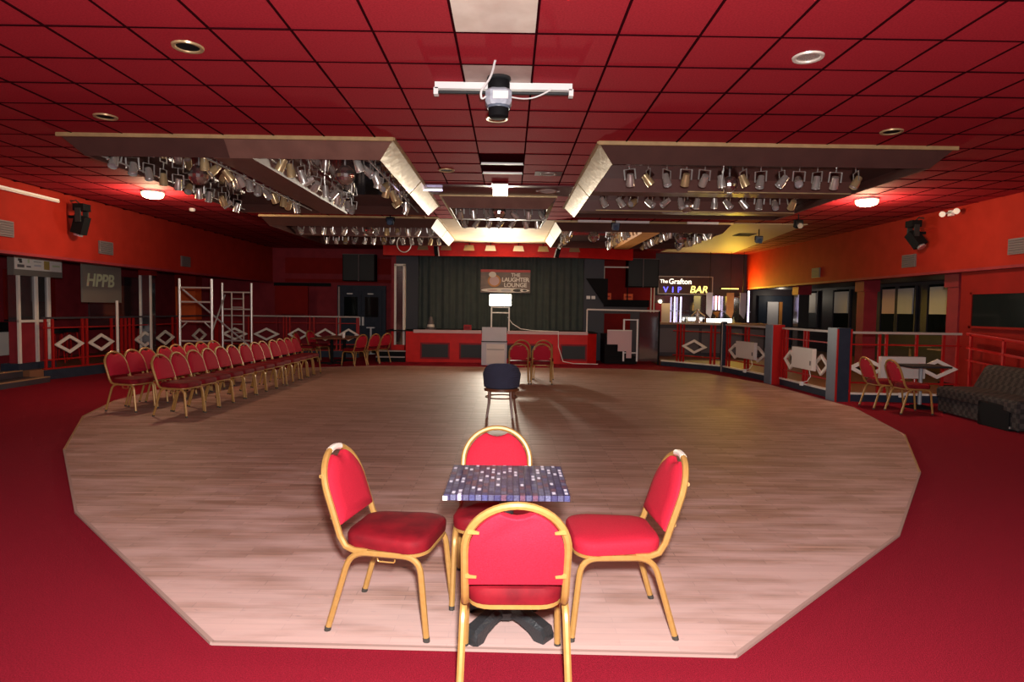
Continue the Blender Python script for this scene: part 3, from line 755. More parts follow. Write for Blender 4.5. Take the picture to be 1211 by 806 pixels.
MB().tube(smooth_path([(-.02, -.35, 0), (-.05, -.2, -.10), (-.13, -.1, -.22), (-.12, -.08, -.30), (-.09, -.08, -.26)], 5, .08), .008, 6).build('cable', 'white_paint', t, True)
MB().tube([(.09 + .3 * u, .05, -.20 - .06 * math.sin(PI * u) + .10 * u) for u in [k / 10 for k in range(11)]], .008, 6).build('cable', 'white_paint', t, True)
# emergency lamp and tubes
t = empty('emergency_lamp', (-.18, 10.5, CEIL), 'small lit white emergency lamp on the maroon ceiling strip', 'light fitting')
MB().box(-.13, .13, -.35, .05, -.03, -.02).build('mount', 'ceiling_maroon', t); MB().box(-.12, .12, .05, .12, -.14, -.02).build('diffuser', 'white_glow', t)
for x0, x1, y, l in ((-1.76, -1.15, 10.66, 'short mauve tube fitting beside the maroon ceiling strip'), (1.5, 2.25, 14.15, 'white tube fitting along the dark far light box near the stage'),
                     (2.35, 3.1, 14.2, 'white tube fitting along the dark far light box near the bar'), (3.95, 4.65, 14.2, 'mauve tube fitting at the bar end of the far light box')):
    t = empty('tube_fitting', ((x0 + x1) / 2, y, CEIL), l, 'light fitting'); h = (x1 - x0) / 2
    MB().box(-h, h, -.03, .03, -.04, -.02).build('housing', 'white_paint', t); MB().cyl((-h, 0, -.055), (h, 0, -.055), .013, 8).build('tube', 'neon_violet' if 'mauve' in l and x0 < 0 else 'white_paint', t)
# maroon speaker cross emblem
t = empty('ceiling_rose', (.62, 10.75, CEIL - .02), 'flat oval ceiling diffuser on the maroon strip', 'diffuser')
MB().lathe([(.16, -.004), (.16, -.014), (.13, -.014), (.13, -.004)], 20, cap0=False, cap1=False).build('ring', 'tile_stained', t); MB().box(-.2, .2, -.015, .015, -.014, -.004).build('bar', 'tile_stained', t)
# clamp spots and small domes hung from the ceiling
def clamp_spot(x, y, z, label, m='black', top=CEIL):
    t = empty('clamp_spot', (x, y, z), label, 'stage light', 'small hanging spotlights')
    MB().cyl((0, 0, .06), (0, 0, top - z), .012, 6).build('stem', 'black', t)
    MB().obox((0, 0, 0), (.14, .12, .15), Matrix.Rotation(.4, 3, 'X')).build('lamp_body', m, t)
    MB().cyl((0, -.06, -.03), (0, -.10, -.05), .055, 10).build('lens', 'blue_plastic' if m != 'black' else 'chrome', t)
    MB().bar((-.09, 0, -.02), (-.09, 0, .08), .02, .008).bar((.09, 0, -.02), (.09, 0, .08), .02, .008).bar((-.09, 0, .08), (.09, 0, .08), .02, .008).build('yoke', 'black', t)
clamp_spot(5.9, 13.0, 3.42, 'small black spotlight hanging by the cream ceiling panel', 'black')
clamp_spot(6.0, 15.3, 3.36, 'small blue-grey spotlight hanging below the cream ceiling panel', 'blue_grey')
clamp_spot(-2.65, 14.0, 3.50, 'small blue-black spotlight on the front of the far light box over the tables', 'navy')
clamp_spot(2.35, 14.2, 3.48, 'small blue spotlight on the front of the far light box near the bar', 'blue_grey')
t = empty('smoke_detector', (4.9, 10.9, CEIL), 'white smoke detector by the two-row light box', 'detector')
MB().lathe([(.05, 0), (.06, -.03), (.045, -.06), (.02, -.065)], 14).build('body', 'white_paint', t, True)
t = empty('smoke_detector', (-6.7, 13.4, CEIL), 'white smoke detector near the red bulkhead', 'detector')
MB().lathe([(.05, 0), (.06, -.03), (.045, -.06), (.02, -.065)], 14).build('body', 'white_paint', t, True)
t = empty('ceiling_grille', (6.05, 16.4, CEIL - .013), 'small dark grille in the cream ceiling panel', 'vent')
MB().box(-.22, .22, -.25, .25, -.014, 0).build('frame', 'dark_grey', t)
for k in range(4): MB().box(-.2, .2, -.2 + k * .12, -.15 + k * .12, -.02, -.012).build('slat', 'black', t)
# tin-can horn fitting behind the beamed box
t = empty('horn_lamp', (-2.05, 13.45, 3.56), 'small brass horn-shaped lamp on the ceiling behind the beamed light box', 'light fitting')
MB().cyl((-.22, 0, 0), (.16, 0, -.01), .022, 8).build('stem', 'lamp_brass', t); MB().cyl((.14, 0, -.01), (.24, 0, -.01), .025, 10, .06).build('bell', 'lamp_brass', t)

# ------------------------------------------------------------------ bulkhead fittings
def wall_vent(x, y, z, label):
    s = 1 if x > 0 else -1
    t = empty('wall_vent', (x, y, z), label, 'vent', 'square vents in the bulkheads')
    MB().box(min(0, -s * .03), max(0, -s * .03), -.22, .22, -.13, .13).build('frame', 'vent_grey', t)
    for k in range(6): MB().obox((-s * .036, 0, -.10 + k * .04), (.012, .39, .022), Matrix.Rotation(s * .5, 3, 'Y')).build('slat', 'vent_grey', t)
for x, y, z, l in ((-8.35, 10.45, 2.81, 'grey square vent under the white tube on the left bulkhead'), (-8.35, 13.1, 2.74, 'grey square vent past the black moving head, above the hanging sign'), (-8.35, 16.3, 2.70, 'grey square vent on the bulkhead above the scaffold'),
                   (8.35, 10.35, 2.75, 'grey square vent on the bulkhead above the sofa end'), (8.35, 13.2, 2.72, 'grey square vent under the tilted black moving head'), (8.35, 17.2, 2.70, 'grey square vent on the bulkhead toward the bar')):
    wall_vent(x, y, z, l)
def moving_head(x, y, z, tilt, label):
    s = 1 if x > 0 else -1
    t = empty('moving_head_light', (x, y, z), label, 'stage light', 'black moving heads on the bulkheads')
    MB().box(min(0, -s * .25), max(0, -s * .25), -.03, .03, -.02, .03).build('wall_arm', 'black', t)
    MB().obox((-s * .24, 0, .18), (.20, .22, .13)).build('base', 'black', t)
    yk = MB().obox((-s * .24, -.11, .03), (.10, .03, .26)).obox((-s * .24, .11, .03), (.10, .03, .26)); yk.build('yoke', 'dark_grey', t)
    h = empty('head', (0, 0, 0), None, None); h.parent = t
    R3 = Matrix.Rotation(tilt, 3, 'X') @ Matrix.Rotation(-s * .3, 3, 'Y')
    bpy.data.objects.remove(h)
    hb = MB().obox(Vector((-s * .24, 0, -.05)) + R3 @ Vector((0, 0, -.10)), (.20, .19, .34), R3).build('head', 'black', t)
    c0 = Vector((-s * .24, 0, -.05)) + R3 @ Vector((0, 0, -.26)); MB().cyl(c0, c0 + R3 @ Vector((0, 0, -.05)), .08, 14).build('lens', 'lamp_lens', hb, True)
    MB().tube([(-s * .2, .02, .24), (-s * .12, .02, .32), (-s * .02, .02, .30)], .012, 6).build('cable', 'rubber', t)
moving_head(-8.35, 12.05, 3.22, 0.05, 'black moving head light hanging upright on the left bulkhead')
moving_head(8.35, 12.75, 3.24, -0.55, 'black moving head light tilted on the right bulkhead')
t = empty('tube_fitting', (-8.33, 10.9, 3.46), 'long white tube fitting high on the left bulkhead', 'light fitting')
MB().box(0, .05, -.8, .8, -.03, .03).build('housing', 'white_paint', t); MB().cyl((.06, -.78, -.01), (.06, .78, -.01), .013, 8).build('tube', 'cream_paint', t)
t = empty('twin_spot', (8.33, 11.95, 3.53), 'pair of small white emergency spots on the right bulkhead', 'light fitting')
MB().box(-.06, .0, -.05, .05, -.06, .04).build('bracket', 'white_paint', t)
for dy in (-.22, .16): MB().cyl((-.05, dy, .0), (-.14, dy - .08, -.02), .03, 12, .055).build('lamp', 'white_paint', t, True)
MB().bar((-.05, -.22, 0), (-.05, .16, 0), .02, .02).build('arm', 'white_paint', t)

# ------------------------------------------------------------------ balustrades
def balustrade(a, b, z0, z1, label, diamonds, posts, top='rail_pale', group=None, dz=None, dh=.20, dw=.38, colr='red_paint', dcol='cream_paint'):
    a, b = Vector(a), Vector(b); d = b - a; L = d.length; u = d / L
    t = empty('balustrade', (a.x, a.y, z0), label, 'railing', group, math.atan2(u.y, u.x))
    H = z1 - z0; zc = H * .46 if dz is None else dz
    MB().box(0, L, -.025, .025, H - .04, H).build('top_rail', top, t)
    MB().box(0, L, -.012, .012, H * .78, H * .78 + .025).build('mid_rail', colr, t)
    MB().box(0, L, -.012, .012, H * .16, H * .16 + .03).build('bottom_rail', colr, t)
    for p in posts: MB().box(p * L - .022, p * L + .022, -.02, .02, 0, H - .04).build('baluster', colr, t)
    for q in diamonds:
        c = q * L; wd = min(dw, L * .48)
        mb = MB(); o = [(c - wd, zc), (c, zc + dh), (c + wd, zc), (c, zc - dh)]; th = .055; k = th / dh * 1.25; k2 = th / wd * 1.7
        i = [(c - wd + wd * max(k, k2), zc), (c, zc + dh * (1 - k)), (c + wd - wd * max(k, k2), zc), (c, zc - dh * (1 - k))]
        for e in range(4):
            f = (e + 1) % 4
            mb.loops([[(o[e][0], -.035, o[e][1]), (o[f][0], -.035, o[f][1]), (i[f][0], -.035, i[f][1]), (i[e][0], -.035, i[e][1])],
                      [(o[e][0], .0, o[e][1]), (o[f][0], .0, o[f][1]), (i[f][0], .0, i[f][1]), (i[e][0], .0, i[e][1])]])
        if (u.x < 0):
            mb.v = [(x, -y, z) for x, y, z in mb.v]
        mb.build('diamond', dcol, t)
    return t
zl, zr = .22, .15
gl, gr = 'balustrade panels of the left raised floor', 'balustrade panels of the right raised floor'
balustrade(LB[0], LB[1], zl, 1.30, 'red balustrade with two pale diamonds beside the sponsor pillar', (.33, .78), (.03, .12, .52, .58, .95), group=gl, top='wall_dark', dw=.37)
balustrade(LB[1], (-9.1, 17.2), zl, 1.30, 'red balustrade panel behind the scaffold with two narrow diamonds', (.45, .8), (.03, .1, .16, .22, .28, .95), group=gl, top='wall_dark', dw=.42)
balustrade((-9.1, 17.2), LB[2], zl, 1.30, 'red balustrade panel running to the back corner of the left raised floor', (.5,), (.05, .1, .9, .95), group=gl, top='wall_dark')
balustrade(LB[2], (-6.9, 19.72), zl, 1.30, 'red balustrade with two wide diamonds behind the rows of chairs', (.22, .68), (.02, .42, .47, .93, .97), group=gl, top='rail_pale', dw=.40)
balustrade((-6.9, 19.72), LB[3], zl, 1.30, 'red balustrade with three diamonds near the double door', (.14, .52, .85), (.02, .3, .36, .68, .73, .97, .995), group=gl, top='rail_pale', dw=.33)
b1 = balustrade(RB[1], (8.2, 11.38), zr, 1.28, 'red balustrade with a diamond at either end behind the table and sofa', (.20, .80), (.02, .30, .36, .62, .85, .97), group=gr, dz=.47, dh=.18, dw=.37)
balustrade((6.08, 13.95), (6.10, 11.75), zr, 1.28, 'red balustrade between the red-faced pillar and the blue pillar', (.20, .80), (.04, .1, .46, .52, .94), group=gr, dz=.45, dh=.21, dw=.30)
balustrade((5.78, 16.75), (6.05, 14.45), zr, 1.28, 'red balustrade between the mirrored post and the red-faced pillar', (.25, .75), (.03, .1, .46, .53, .9), group=gr, dz=.45, dh=.2, dw=.36)
balustrade((4.75, 18.2), (5.7, 16.98), zr, 1.28, 'red balustrade with one wide diamond in front of the bar', (.48,), (.1, .17, .24, .82, .9), group=gr, dz=.47, dh=.2, dw=.42)
# pillars of the right balustrade
t = empty('square_pillar', (6.06, 11.5, 0), 'square navy pillar with a pale blue side and red edges by the heater', 'pillar')
MB().box(-.10, .12, -.15, .20, 0, 1.34).build('core', 'navy', t); MB().box(-.125, -.10, -.12, .20, 0, 1.34).build('side_panel', 'blue_grey', t)
for x, y in ((-.118, -.148), (.125, -.155)): MB().box(x - .014, x + .014, y - .014, y + .014, 0, 1.32).build('edge_strip', 'red_paint', t)
t = empty('square_pillar', (5.98, 14.15, 0), 'square pillar with a bright red face and pale blue side', 'pillar')
MB().box(-.10, .16, -.15, .20, 0, 1.33).build('core', 'red_paint', t); MB().box(-.13, -.10, -.15, .20, 0, 1.33).build('side_panel', 'blue_grey', t)
t = empty('square_pillar', (5.75, 16.85, 0), 'slim dark mirrored post between balustrade panels near the bar', 'pillar')
MB().box(-.05, .07, -.06, .08, 0, 1.35).build('core', 'navy', t); MB().box(-.062, -.05, -.06, -.03, 0, 1.33).build('edge_strip', 'rail_pale', t)
# red railing along the right wall by the sofa
t = empty('ramp_railing', (8.25, 11.3, 0), 'red ramp railing along the red wall above the sofa', 'railing')
MB().bar((0, 0, 1.27), (0, -3.3, 1.02), .04, .05).build('top_rail', 'red_paint', t); MB().bar((0, 0, 1.02), (0, -3.3, .77), .03, .04).build('mid_rail', 'red_paint', t); MB().bar((0, 0, .80), (0, -3.3, .55), .03, .03).build('bottom_rail', 'red_paint', t)
for k in range(5): MB().box(-.02, .02, -.1 - k * .75 - .02, -.1 - k * .75 + .02, 0, 1.26 - k * .057).build('baluster', 'red_paint', t)
# electric panel heaters
def heater(x, y, rz, wd, ht, z, label):
    t = empty('panel_heater', (x, y, z), label, 'heater', 'white panel heaters hung on the balustrade', rz)
    MB().loops([[(sx * wd / 2, -.04, zz) for sx, zz in ((-1, .015), (-1, ht), (1, ht), (1, .015))], [(sx * wd / 2, .04, zz) for sx, zz in ((-1, 0), (-1, ht), (1, ht), (1, 0))]]).build('body', 'heater_white', t)
    MB().box(-wd / 2 + .02, wd / 2 - .02, -.02, .02, ht, ht + .008).build('top_grille', 'vent_grey', t)
    MB().box(wd / 2 - .10, wd / 2 - .05, -.045, -.038, ht * .25, ht * .45).build('control_panel', 'vent_grey', t)
    MB().tube([(wd * .3, 0, 0), (wd * .32, .02, -.12), (wd * .22, .0, -.22), (wd * .05, -.02, -.26)], .008, 6).build('power_cable', 'white_paint', t)
    MB().box(-.04, .04, -.045, .0, -.33, -.25).build('socket', 'white_paint', t)
heater(7.08, 11.28, 0, .80, .40, .44, 'long white panel heater behind the table and sofa')
heater(5.99, 12.75, -PI / 2, .90, .44, .46, 'white panel heater between the red-faced pillar and the blue pillar')
heater(5.80, 15.35, -PI / 2 + .12, .90, .42, .46, 'white panel heater between the mirrored post and the red-faced pillar')
# sofa, table, box on the right
t = empty('sofa', (7.45, 9.45, 0), 'dark chequered armless sofa against the red wall', 'sofa', None, math.radians(-4))
def rbox(x0, x1, y0, y1, z0, z1, r=.05):
    def o(g): return [(x0 + g, y0 + g), (x1 - g, y0 + g), (x1 - g, y1 - g), (x0 + g, y1 - g)]
    return MB().loops([[(x, y, z) for x, y in o(g)] for g, z in ((r * .3, z0), (0, z0 + r * .5), (0, z1 - r), (r * .3, z1 - r * .3), (r, z1))])
rbox(-.42, .38, -.98, .82, .03, .26, .02).build('base', 'sofa_fabric', t)
for k in range(2): rbox(-.45, .18, -.98 + k * .9, -.08 + k * .9, .26, .44).build('seat_cushion', 'sofa_fabric', t)
for k in range(2):
    y0, y1 = -.98 + k * .9, -.085 + k * .9
    MB().loops([[(x, y0, z) for x, z in ((.10, .40), (.40, .36), (.52, .74), (.46, .80), (.34, .80), (.28, .75))], [(x, y1, z) for x, z in ((.10, .40), (.40, .36), (.52, .74), (.46, .80), (.34, .80), (.28, .75))]]).build('back_cushion', 'sofa_fabric', t)
for x in (-.36, .3):
    for y in (-.9, .74): MB().cyl((x, y, 0), (x, y, .04), .02, 8).build('leg', 'black', t)
t = empty('floor_box', (7.2, 8.95, 0), 'black flight-case box with chrome corner in front of the sofa', 'box')
rbox(-.25, .3, -.3, .28, 0, .36, .02).build('case', 'black', t); MB().obox((-.2, -.305, .05), (.09, .01, .03)).build('catch', 'chrome', t)
t = empty('pub_table', (7.08, 10.75, 0), 'black-topped pub table between the red chairs and the sofa', 'table')
rbox(-.33, .33, -.30, .30, .71, .74, .01).build('table_top', 'dark_grey', t); MB().cyl((0, 0, .05), (0, 0, .71), .03, 12).build('column', 'pipe_grey', t); MB().lathe([(.22, 0), (.21, .02), (.05, .06)], 16).build('base', 'black', t, True)

# ------------------------------------------------------------------ stage
t = empty('stage', (-.2, 18.6, 0), 'red-fronted stage with dark recessed panels', 'stage')
sx0, sx1 = -2.85, 2.82
MB().prism([(sx0, 0), (sx1 - .3, 0), (sx1, .25), (sx1, 3.2), (sx0 - .6, 3.2), (sx0 - .6, .9), (sx0, .9)], 0, .90).build('body', 'red_gloss', t)
MB().box(sx0 - .6, sx1, .02, 3.2, .90, .93).build('stage_floor', 'black', t)
for a, b in ((-2.62, -.62), (.15, 2.52)): MB().box(a, b, -.05, .10, .865, .955).build('nosing', 'pink_board', t)
for a, b in ((-2.42, -1.55), (-1.27, -.42), (-.1, .62), (.8, 1.5), (1.72, 2.5)):
    p = MB().box(a, b, -.02, .0, .10, .58).build('panel_frame', 'wall_maroon', t); MB().box(a + .05, b - .05, -.026, -.018, .15, .53).build('grille', 'dark_grey', p)
# fascia, curtains
struct('wall_stage_header', MB().prism([(-3.9, 19.45), (2.1, 19.45), (3.9, 20.1), (3.9, 20.3), (2.1, 19.65), (-3.9, 19.65)], 3.2, 3.66), 'red_gloss', 'red header above the stage curtain')
t = empty('stage_curtain', (-.2, 20.45, .93), 'wide dark green-black stage backcloth', 'curtain')
n = 200; pts = [(-2.75 + 5.35 * k / n, .035 * math.sin(k * .75) + .02 * math.sin(k * .31)) for k in range(n + 1)]
MB().loops([[(x, y, 0.005) for x, y in pts] + [(x, y + .02, .005) for x, y in pts[::-1]], [(x, y, 2.5) for x, y in pts] + [(x, y + .02, 2.5) for x, y in pts[::-1]]]).build('cloth', 'curtain', t, True)
MB().cyl((-3.0, .01, 2.52), (2.8, .01, 2.52), .025, 8).build('curtain_rail', 'black', t)
struct('wall_stage_left', MB().box(-3.6, -2.9, 20.0, 20.2, 0, 3.66), 'leg_cloth', 'dark left cheek of the stage opening')
struct('wall_stage_right', MB().box(2.35, 2.98, 20.0, 20.2, 0, 3.66), 'leg_cloth', 'dark right cheek of the stage opening')
struct('wall_stage_return', MB().box(-3.75, -3.6, 20.0, 22.4, 0, 3.66), 'wall_maroon', 'maroon return wall beside the stage')
struct('wall_stage_back', MB().box(-3.6, 3.4, 21.8, 22.0, 0, 3.66), 'black', 'black wall behind the stage curtain')
# banner on the curtain
t = empty('stage_banner', (-.14, 20.36, 2.50), 'printed banner with swirls and lounge lettering hung on the stage curtain', 'banner')
MB().box(-.80, .80, -.012, .0, -.38, .36).build('cloth', 'banner_print', t)
text('lettering', 'THE', 'sign_white', t, (.18, -.014, .14), .16, bold=.004)
text('lettering', 'LAUGHTER', 'sign_white', t, (-.12, -.014, -.02), .185, bold=.005, spacing=.92, shear=0.0)
text('lettering', 'LOUNGE', 'sign_white', t, (-.05, -.014, -.19), .185, bold=.005, spacing=.98)
mb = MB().loops([[(x, y, z) for x, z in [(.78 * math.cos(a), -.30 + .075 * math.sin(a)) for a in [2 * PI * k / 28 for k in range(28)]]] for y in (-.016, -.012)]); mb.build('swirl', 'sign_white', t)
for cx, rw, rh, m in ((-.42, .17, .022, 'pink_board'), (.02, .17, .04, 'grey_board'), (.40, .16, .05, 'print_dark'), (.60, .13, .045, 'sign_white'), (.62, .07, .03, 'print_dark')):
    MB().loops([[(cx + rw * math.cos(2 * PI * k / 20), y, -.30 + rh * math.sin(2 * PI * k / 20)) for k in range(20)] for y in (-.020 - .001 * (rw < .15) - .002 * (rw < .1), -.012)]).build('swirl_spot', m, t)
MB().loops([[(-.42 + .12 * math.cos(2 * PI * k / 20), y, .20 + .09 * math.sin(2 * PI * k / 20)) for k in range(20)] for y in (-.016, -.012)]).build('disc_motif', 'cream_paint', t)
MB().loops([[(-.36 + .21 * math.cos(2 * PI * k / 24), y, -.0 + .20 * math.sin(2 * PI * k / 24)) for k in range(24)] for y in (-.0145, -.012)]).build('disc_motif', 'orange_plain_and_lit', t)
MB().loops([[(-.36 + .16 * math.cos(2 * PI * k / 24), y, -.0 + .15 * math.sin(2 * PI * k / 24)) for k in range(24)] for y in (-.0155, -.012)]).build('disc_motif', 'pink_board', t)
# work light on its stand
t = empty('work_light', (-.28, 19.35, .93), 'blazing rectangular work light on a white tubular stand on the stage', 'work light')
for sx in (-1, 1):
    MB().cyl((sx * .27, 0, .0), (sx * .27, 0, .74), .025, 8).build('upright', 'white_paint', t); MB().bar((sx * .27, -.2, .015), (sx * .27, .25, .015), .04, .03).build('foot', 'white_paint', t)
MB().cyl((-.27, 0, .55), (.27, 0, .55), .02, 8).build('crossbar', 'white_paint', t); MB().cyl((-.27, 0, .72), (.27, 0, .72), .02, 8).build('crossbar', 'white_paint', t)
MB().box(-.36, .36, -.02, .10, .74, 1.14).build('lamp_body', 'black', t); MB().box(-.33, .33, -.03, -.018, .77, 1.11).build('lamp_glass', 'flood_glow', t)
# lectern
t = empty('lectern', (-.42, 18.05, 0), 'grey two-part lectern in front of the stage', 'lectern')
MB().box(-.36, .36, -.18, .22, 0, .66).build('cabinet', 'grey_board', t)
MB().loops([[(-.35, -.20, .68), (.35, -.20, .68), (.35, .22, .68), (-.35, .22, .68)], [(-.35, -.20, 1.08), (.35, -.20, 1.08), (.35, .22, 1.0), (-.35, .22, 1.0)]]).build('sloped_top', 'grey_board', t)
MB().box(-.37, .38, -.205, .22, .655, .685).build('shelf_edge', 'dark_grey', t)
MB().box(-.22, .30, -.19, -.178, .04, .60).build('door', 'cream_paint', t); MB().box(-.20, .28, -.195, -.185, .44, .455).build('groove', 'vent_grey', t)
# cables, cone, red box on the stage
tag(MB().tube([(-.05, 19.4, 1.35), (.1, 19.35, 1.15), (.35, 19.3, 1.0), (.7, 19.3, .955), (1.1, 19.0, .95), (1.45, 18.55, .96), (1.46, 18.55, .5), (1.6, 18.5, .08), (1.9, 18.4, .03), (2.6, 18.3, .03)], .012, 6).build('power_cable', 'white_paint', None, True), 'white power cable from the work light down the stage front', 'cable')
t = empty('floor_lamp_cone', (-2.45, 19.7, .93), 'pale grey cone-shaped object at the side of the stage', 'cone')
MB().lathe([(.17, 0), (.17, .04), (.12, .05), (.08, .25), (.05, .38), (.03, .40)], 14).build('body', 'vent_grey', t, True); MB().lathe([(.125, .08), (.105, .16)], 14, cap0=False, cap1=False).build('band', 'cream_paint', t)
t = empty('small_crate', (-1.3, 19.7, .93), 'small red crate on the stage floor', 'crate')
MB().box(-.12, .12, -.08, .08, 0, .16).build('body', 'red_paint', t); MB().box(-.08, .08, -.085, -.08, .04, .12).build('label_plate', 'wall_maroon', t)
# gold flood lamps on the header
for k_, (x, m) in enumerate(((-2.65, 'lamp_brass'), (-1.95, 'lamp_brass'), (-1.25, 'lamp_brass'), (-.6, 'pale_flap'), (.25, 'pale_flap'), (1.0, 'lamp_brass'), (1.95, 'lamp_brass'))):
    t = empty('header_flood', (x, 19.3, 3.45), ORD[k_] + ' small flood lamp before the red stage header, from the mirror column side', 'stage light', 'gold floods on the stage header')
    MB().loops([[(a * .17, -.10, -.07), (a * -.17, -.10, -.07), (a * -.12, .02, .06), (a * .12, .02, .06)] if False else [(-.17 * a, y, z) for a, y, z in ((1, -.1, -.1), (-1, -.1, -.1), (-.75, -.02, .07), (.75, -.02, .07))] for a in (1,)] + [[(-.6 * .17, .1, -.02), (.6 * .17, .1, -.02), (.5 * .17, .1, .06), (-.5 * .17, .1, .06)]]).build('lamp_body', m, t)
    MB().cyl((0, .08, .04), (0, .08, .2), .015, 6).build('bracket', 'black', t)
for x in (-2.25, 1.45):
    t = empty('column_spot', (x, 19.25, 3.33), 'slim black spot with a pale side hanging before the red stage header', 'stage light', 'slim spots on the stage header')
    MB().obox((0, 0, 0), (.12, .12, .30), Matrix.Rotation(.25 if x > 0 else -.1, 3, 'Y')).build('lamp_body', 'black', t); MB().obox((.075 if x < 0 else -.08, -.02, -.02), (.03, .08, .28), Matrix.Rotation(.25 if x > 0 else -.1, 3, 'Y')).build('barn_door', 'white_paint', t)
t = empty('cable_loop', (-3.0, 17.9, 3.40), 'white cable hanging in a loop from the far light box over the tables', 'cable')
MB().tube([(.20 * math.cos(a), 0, .24 * math.sin(a)) for a in [-PI * 1.25 + 1.5 * PI * k / 16 for k in range(17)]], .012, 6).build('cable', 'cream_paint', t, True)
# speakers (pairs of dark grilles)
def speaker_pair(x, y, z, wd, ht, label):
    t = empty('loudspeaker_pair', (x, y, z), label, 'speaker', 'paired loudspeakers beside the stage')
    MB().box(-wd / 2, wd / 2, -.1, .3, 0, ht).build('cabinet', 'black', t)
    for s in (-1, 1): MB().box(min(0, s * wd / 2) + .03, max(0, s * wd / 2) - .03, -.12, -.1, .03, ht - .03).build('grille', 'dark_grey', t)
    MB().box(-.015, .015, -.125, -.1, 0, ht).build('divider', 'vent_grey', t)
    MB().box(-wd / 2, wd / 2, -.115, -.1, ht - .02, ht).build('top_edge', 'vent_grey', t)
speaker_pair(-5.22, 21.95, 2.49, 1.12, .93, 'pair of dark loudspeakers mounted above the double door')
speaker_pair(4.45, 21.195, 2.39, 1.04, .95, 'pair of dark loudspeakers mounted beside the bar sign')
# mirror column left of the stage
t = empty('mirror_column', (-3.3, 18.95, 0), 'tall white-framed mirror column on a red base beside the stage', 'mirror column')
MB().box(-.15, .15, 0, .20, 0, .48).build('base', 'red_gloss', t)
MB().box(-.10, .10, .0, .18, .48, 2.86).build('mirror', 'wall_mirror', t)
for x in (-.13, .13): MB().box(x - .03, x + .03, -.02, .18, .48, 2.88).build('frame_upright', 'cream_paint', t)
MB().box(-.16, .16, -.02, .18, 2.84, 2.90).build('frame_top', 'cream_paint', t)
for k in range(2):
    s = tag(MB().box(-3.9 + .0, -3.05, 18.45 + k * .25, 18.9 + k * .02, k * .16, .16 + k * .16).build('step', 'black'), ('lower' if k == 0 else 'upper') + ' black step with pale nosing beside the red stage front', 'step', 'steps beside the stage')
    MB().box(-3.9, -3.05, 18.44 + k * .25, 18.47 + k * .25, .13 + k * .16, .165 + k * .16).build('nosing', 'rail_pale', s)
# double door
dr = struct('door_1', MB().box(-6.05, -4.35, 22.2, 22.3, 0, 2.35), 'navy', 'dark double door in the far wall')
for k, (a, b) in enumerate(((-5.92, -5.21), (-5.19, -4.48))):
    lf = MB().box(a, b, 22.16, 22.2, .02, 2.15).build('door_leaf', 'navy', dr)
    h = -5.26 if k == 0 else -5.14
    MB().box(h - .035, h + .035, 22.14, 22.16, .95, 1.25).build('push_plate', 'white_paint', lf)
    MB().box(a + .22, a + .42, 22.12, 22.16, 2.04, 2.08).build('door_closer', 'white_paint', lf)
    MB().box(a + .12, b - .12, 22.15, 22.16, 1.25, 1.95).build('door_pane', 'window_glass', lf)
MB().box(-6.0, -5.95, 22.12, 22.2, .5, 2.3).build('door_edge', 'rail_pale', dr)
struct('trim_30', MB().box(-8.3, -6.3, 22.26, 22.3, 2.3, 2.42), 'black', 'black strip across the maroon far wall')
struct('trim_31', MB().box(-7.9, -4.1, 22.26, 22.3, 2.45, 2.56), 'wall_red', 'red rail across the maroon far wall')
struct('trim_32', MB().box(-7.9, -4.1, 22.27, 22.3, 2.75, 3.3), 'wall_red', 'red panel on the maroon far wall')
t = empty('wall_lamp', (-7.35, 22.2, 1.78), 'small grey wall fitting on the maroon far wall', 'wall fitting')
MB().box(-.06, .06, -.0, .08, -.1, .1).build('backplate', 'vent_grey', t); MB().lathe([(.05, -.09), (.07, .0), (.04, .09)], 10, (0, -.05, 0)).build('shade', 'vent_grey', t)
t = empty('post_stand', (-4.72, 21.5, 0), 'white T-shaped stand in front of the double door', 'stand')
MB().cyl((0, 0, .02), (0, 0, .88), .03, 8).build('post', 'white_paint', t); MB().box(-.14, .14, -.05, .05, .88, .92).build('top_plate', 'white_paint', t); MB().lathe([(.16, 0), (.16, .02)], 14).build('base', 'white_paint', t)
# tables and cup at the back left
for x, y, l in ((-4.95, 17.6, 'dark table with a white cup beside the three facing chairs'), (-4.85, 18.55, 'dark table nearer the balustrade beside the three facing chairs')):
    t = empty('pub_table', (x, y, 0), l, 'table')
    rbox(-.5, .5, -.32, .32, .70, .74, .01).build('table_top', 'tub_wood', t); MB().cyl((0, 0, .05), (0, 0, .70), .045, 10).build('column', 'black', t)
    MB().box(-.3, .3, -.05, .05, 0, .05).box(-.05, .05, -.28, .28, 0, .05).build('base', 'black', t)
t = empty('paper_cup', (-4.62, 17.6, .74), 'white paper cup on the dark table', 'cup')
MB().lathe([(.032, 0), (.045, .13), (.04, .13), (.03, .01)], 12).build('cup_body', 'white_paint', t, True); MB().lathe([(.047, .125), (.047, .135)], 12, cap0=False, cap1=False).build('rim', 'white_paint', t)

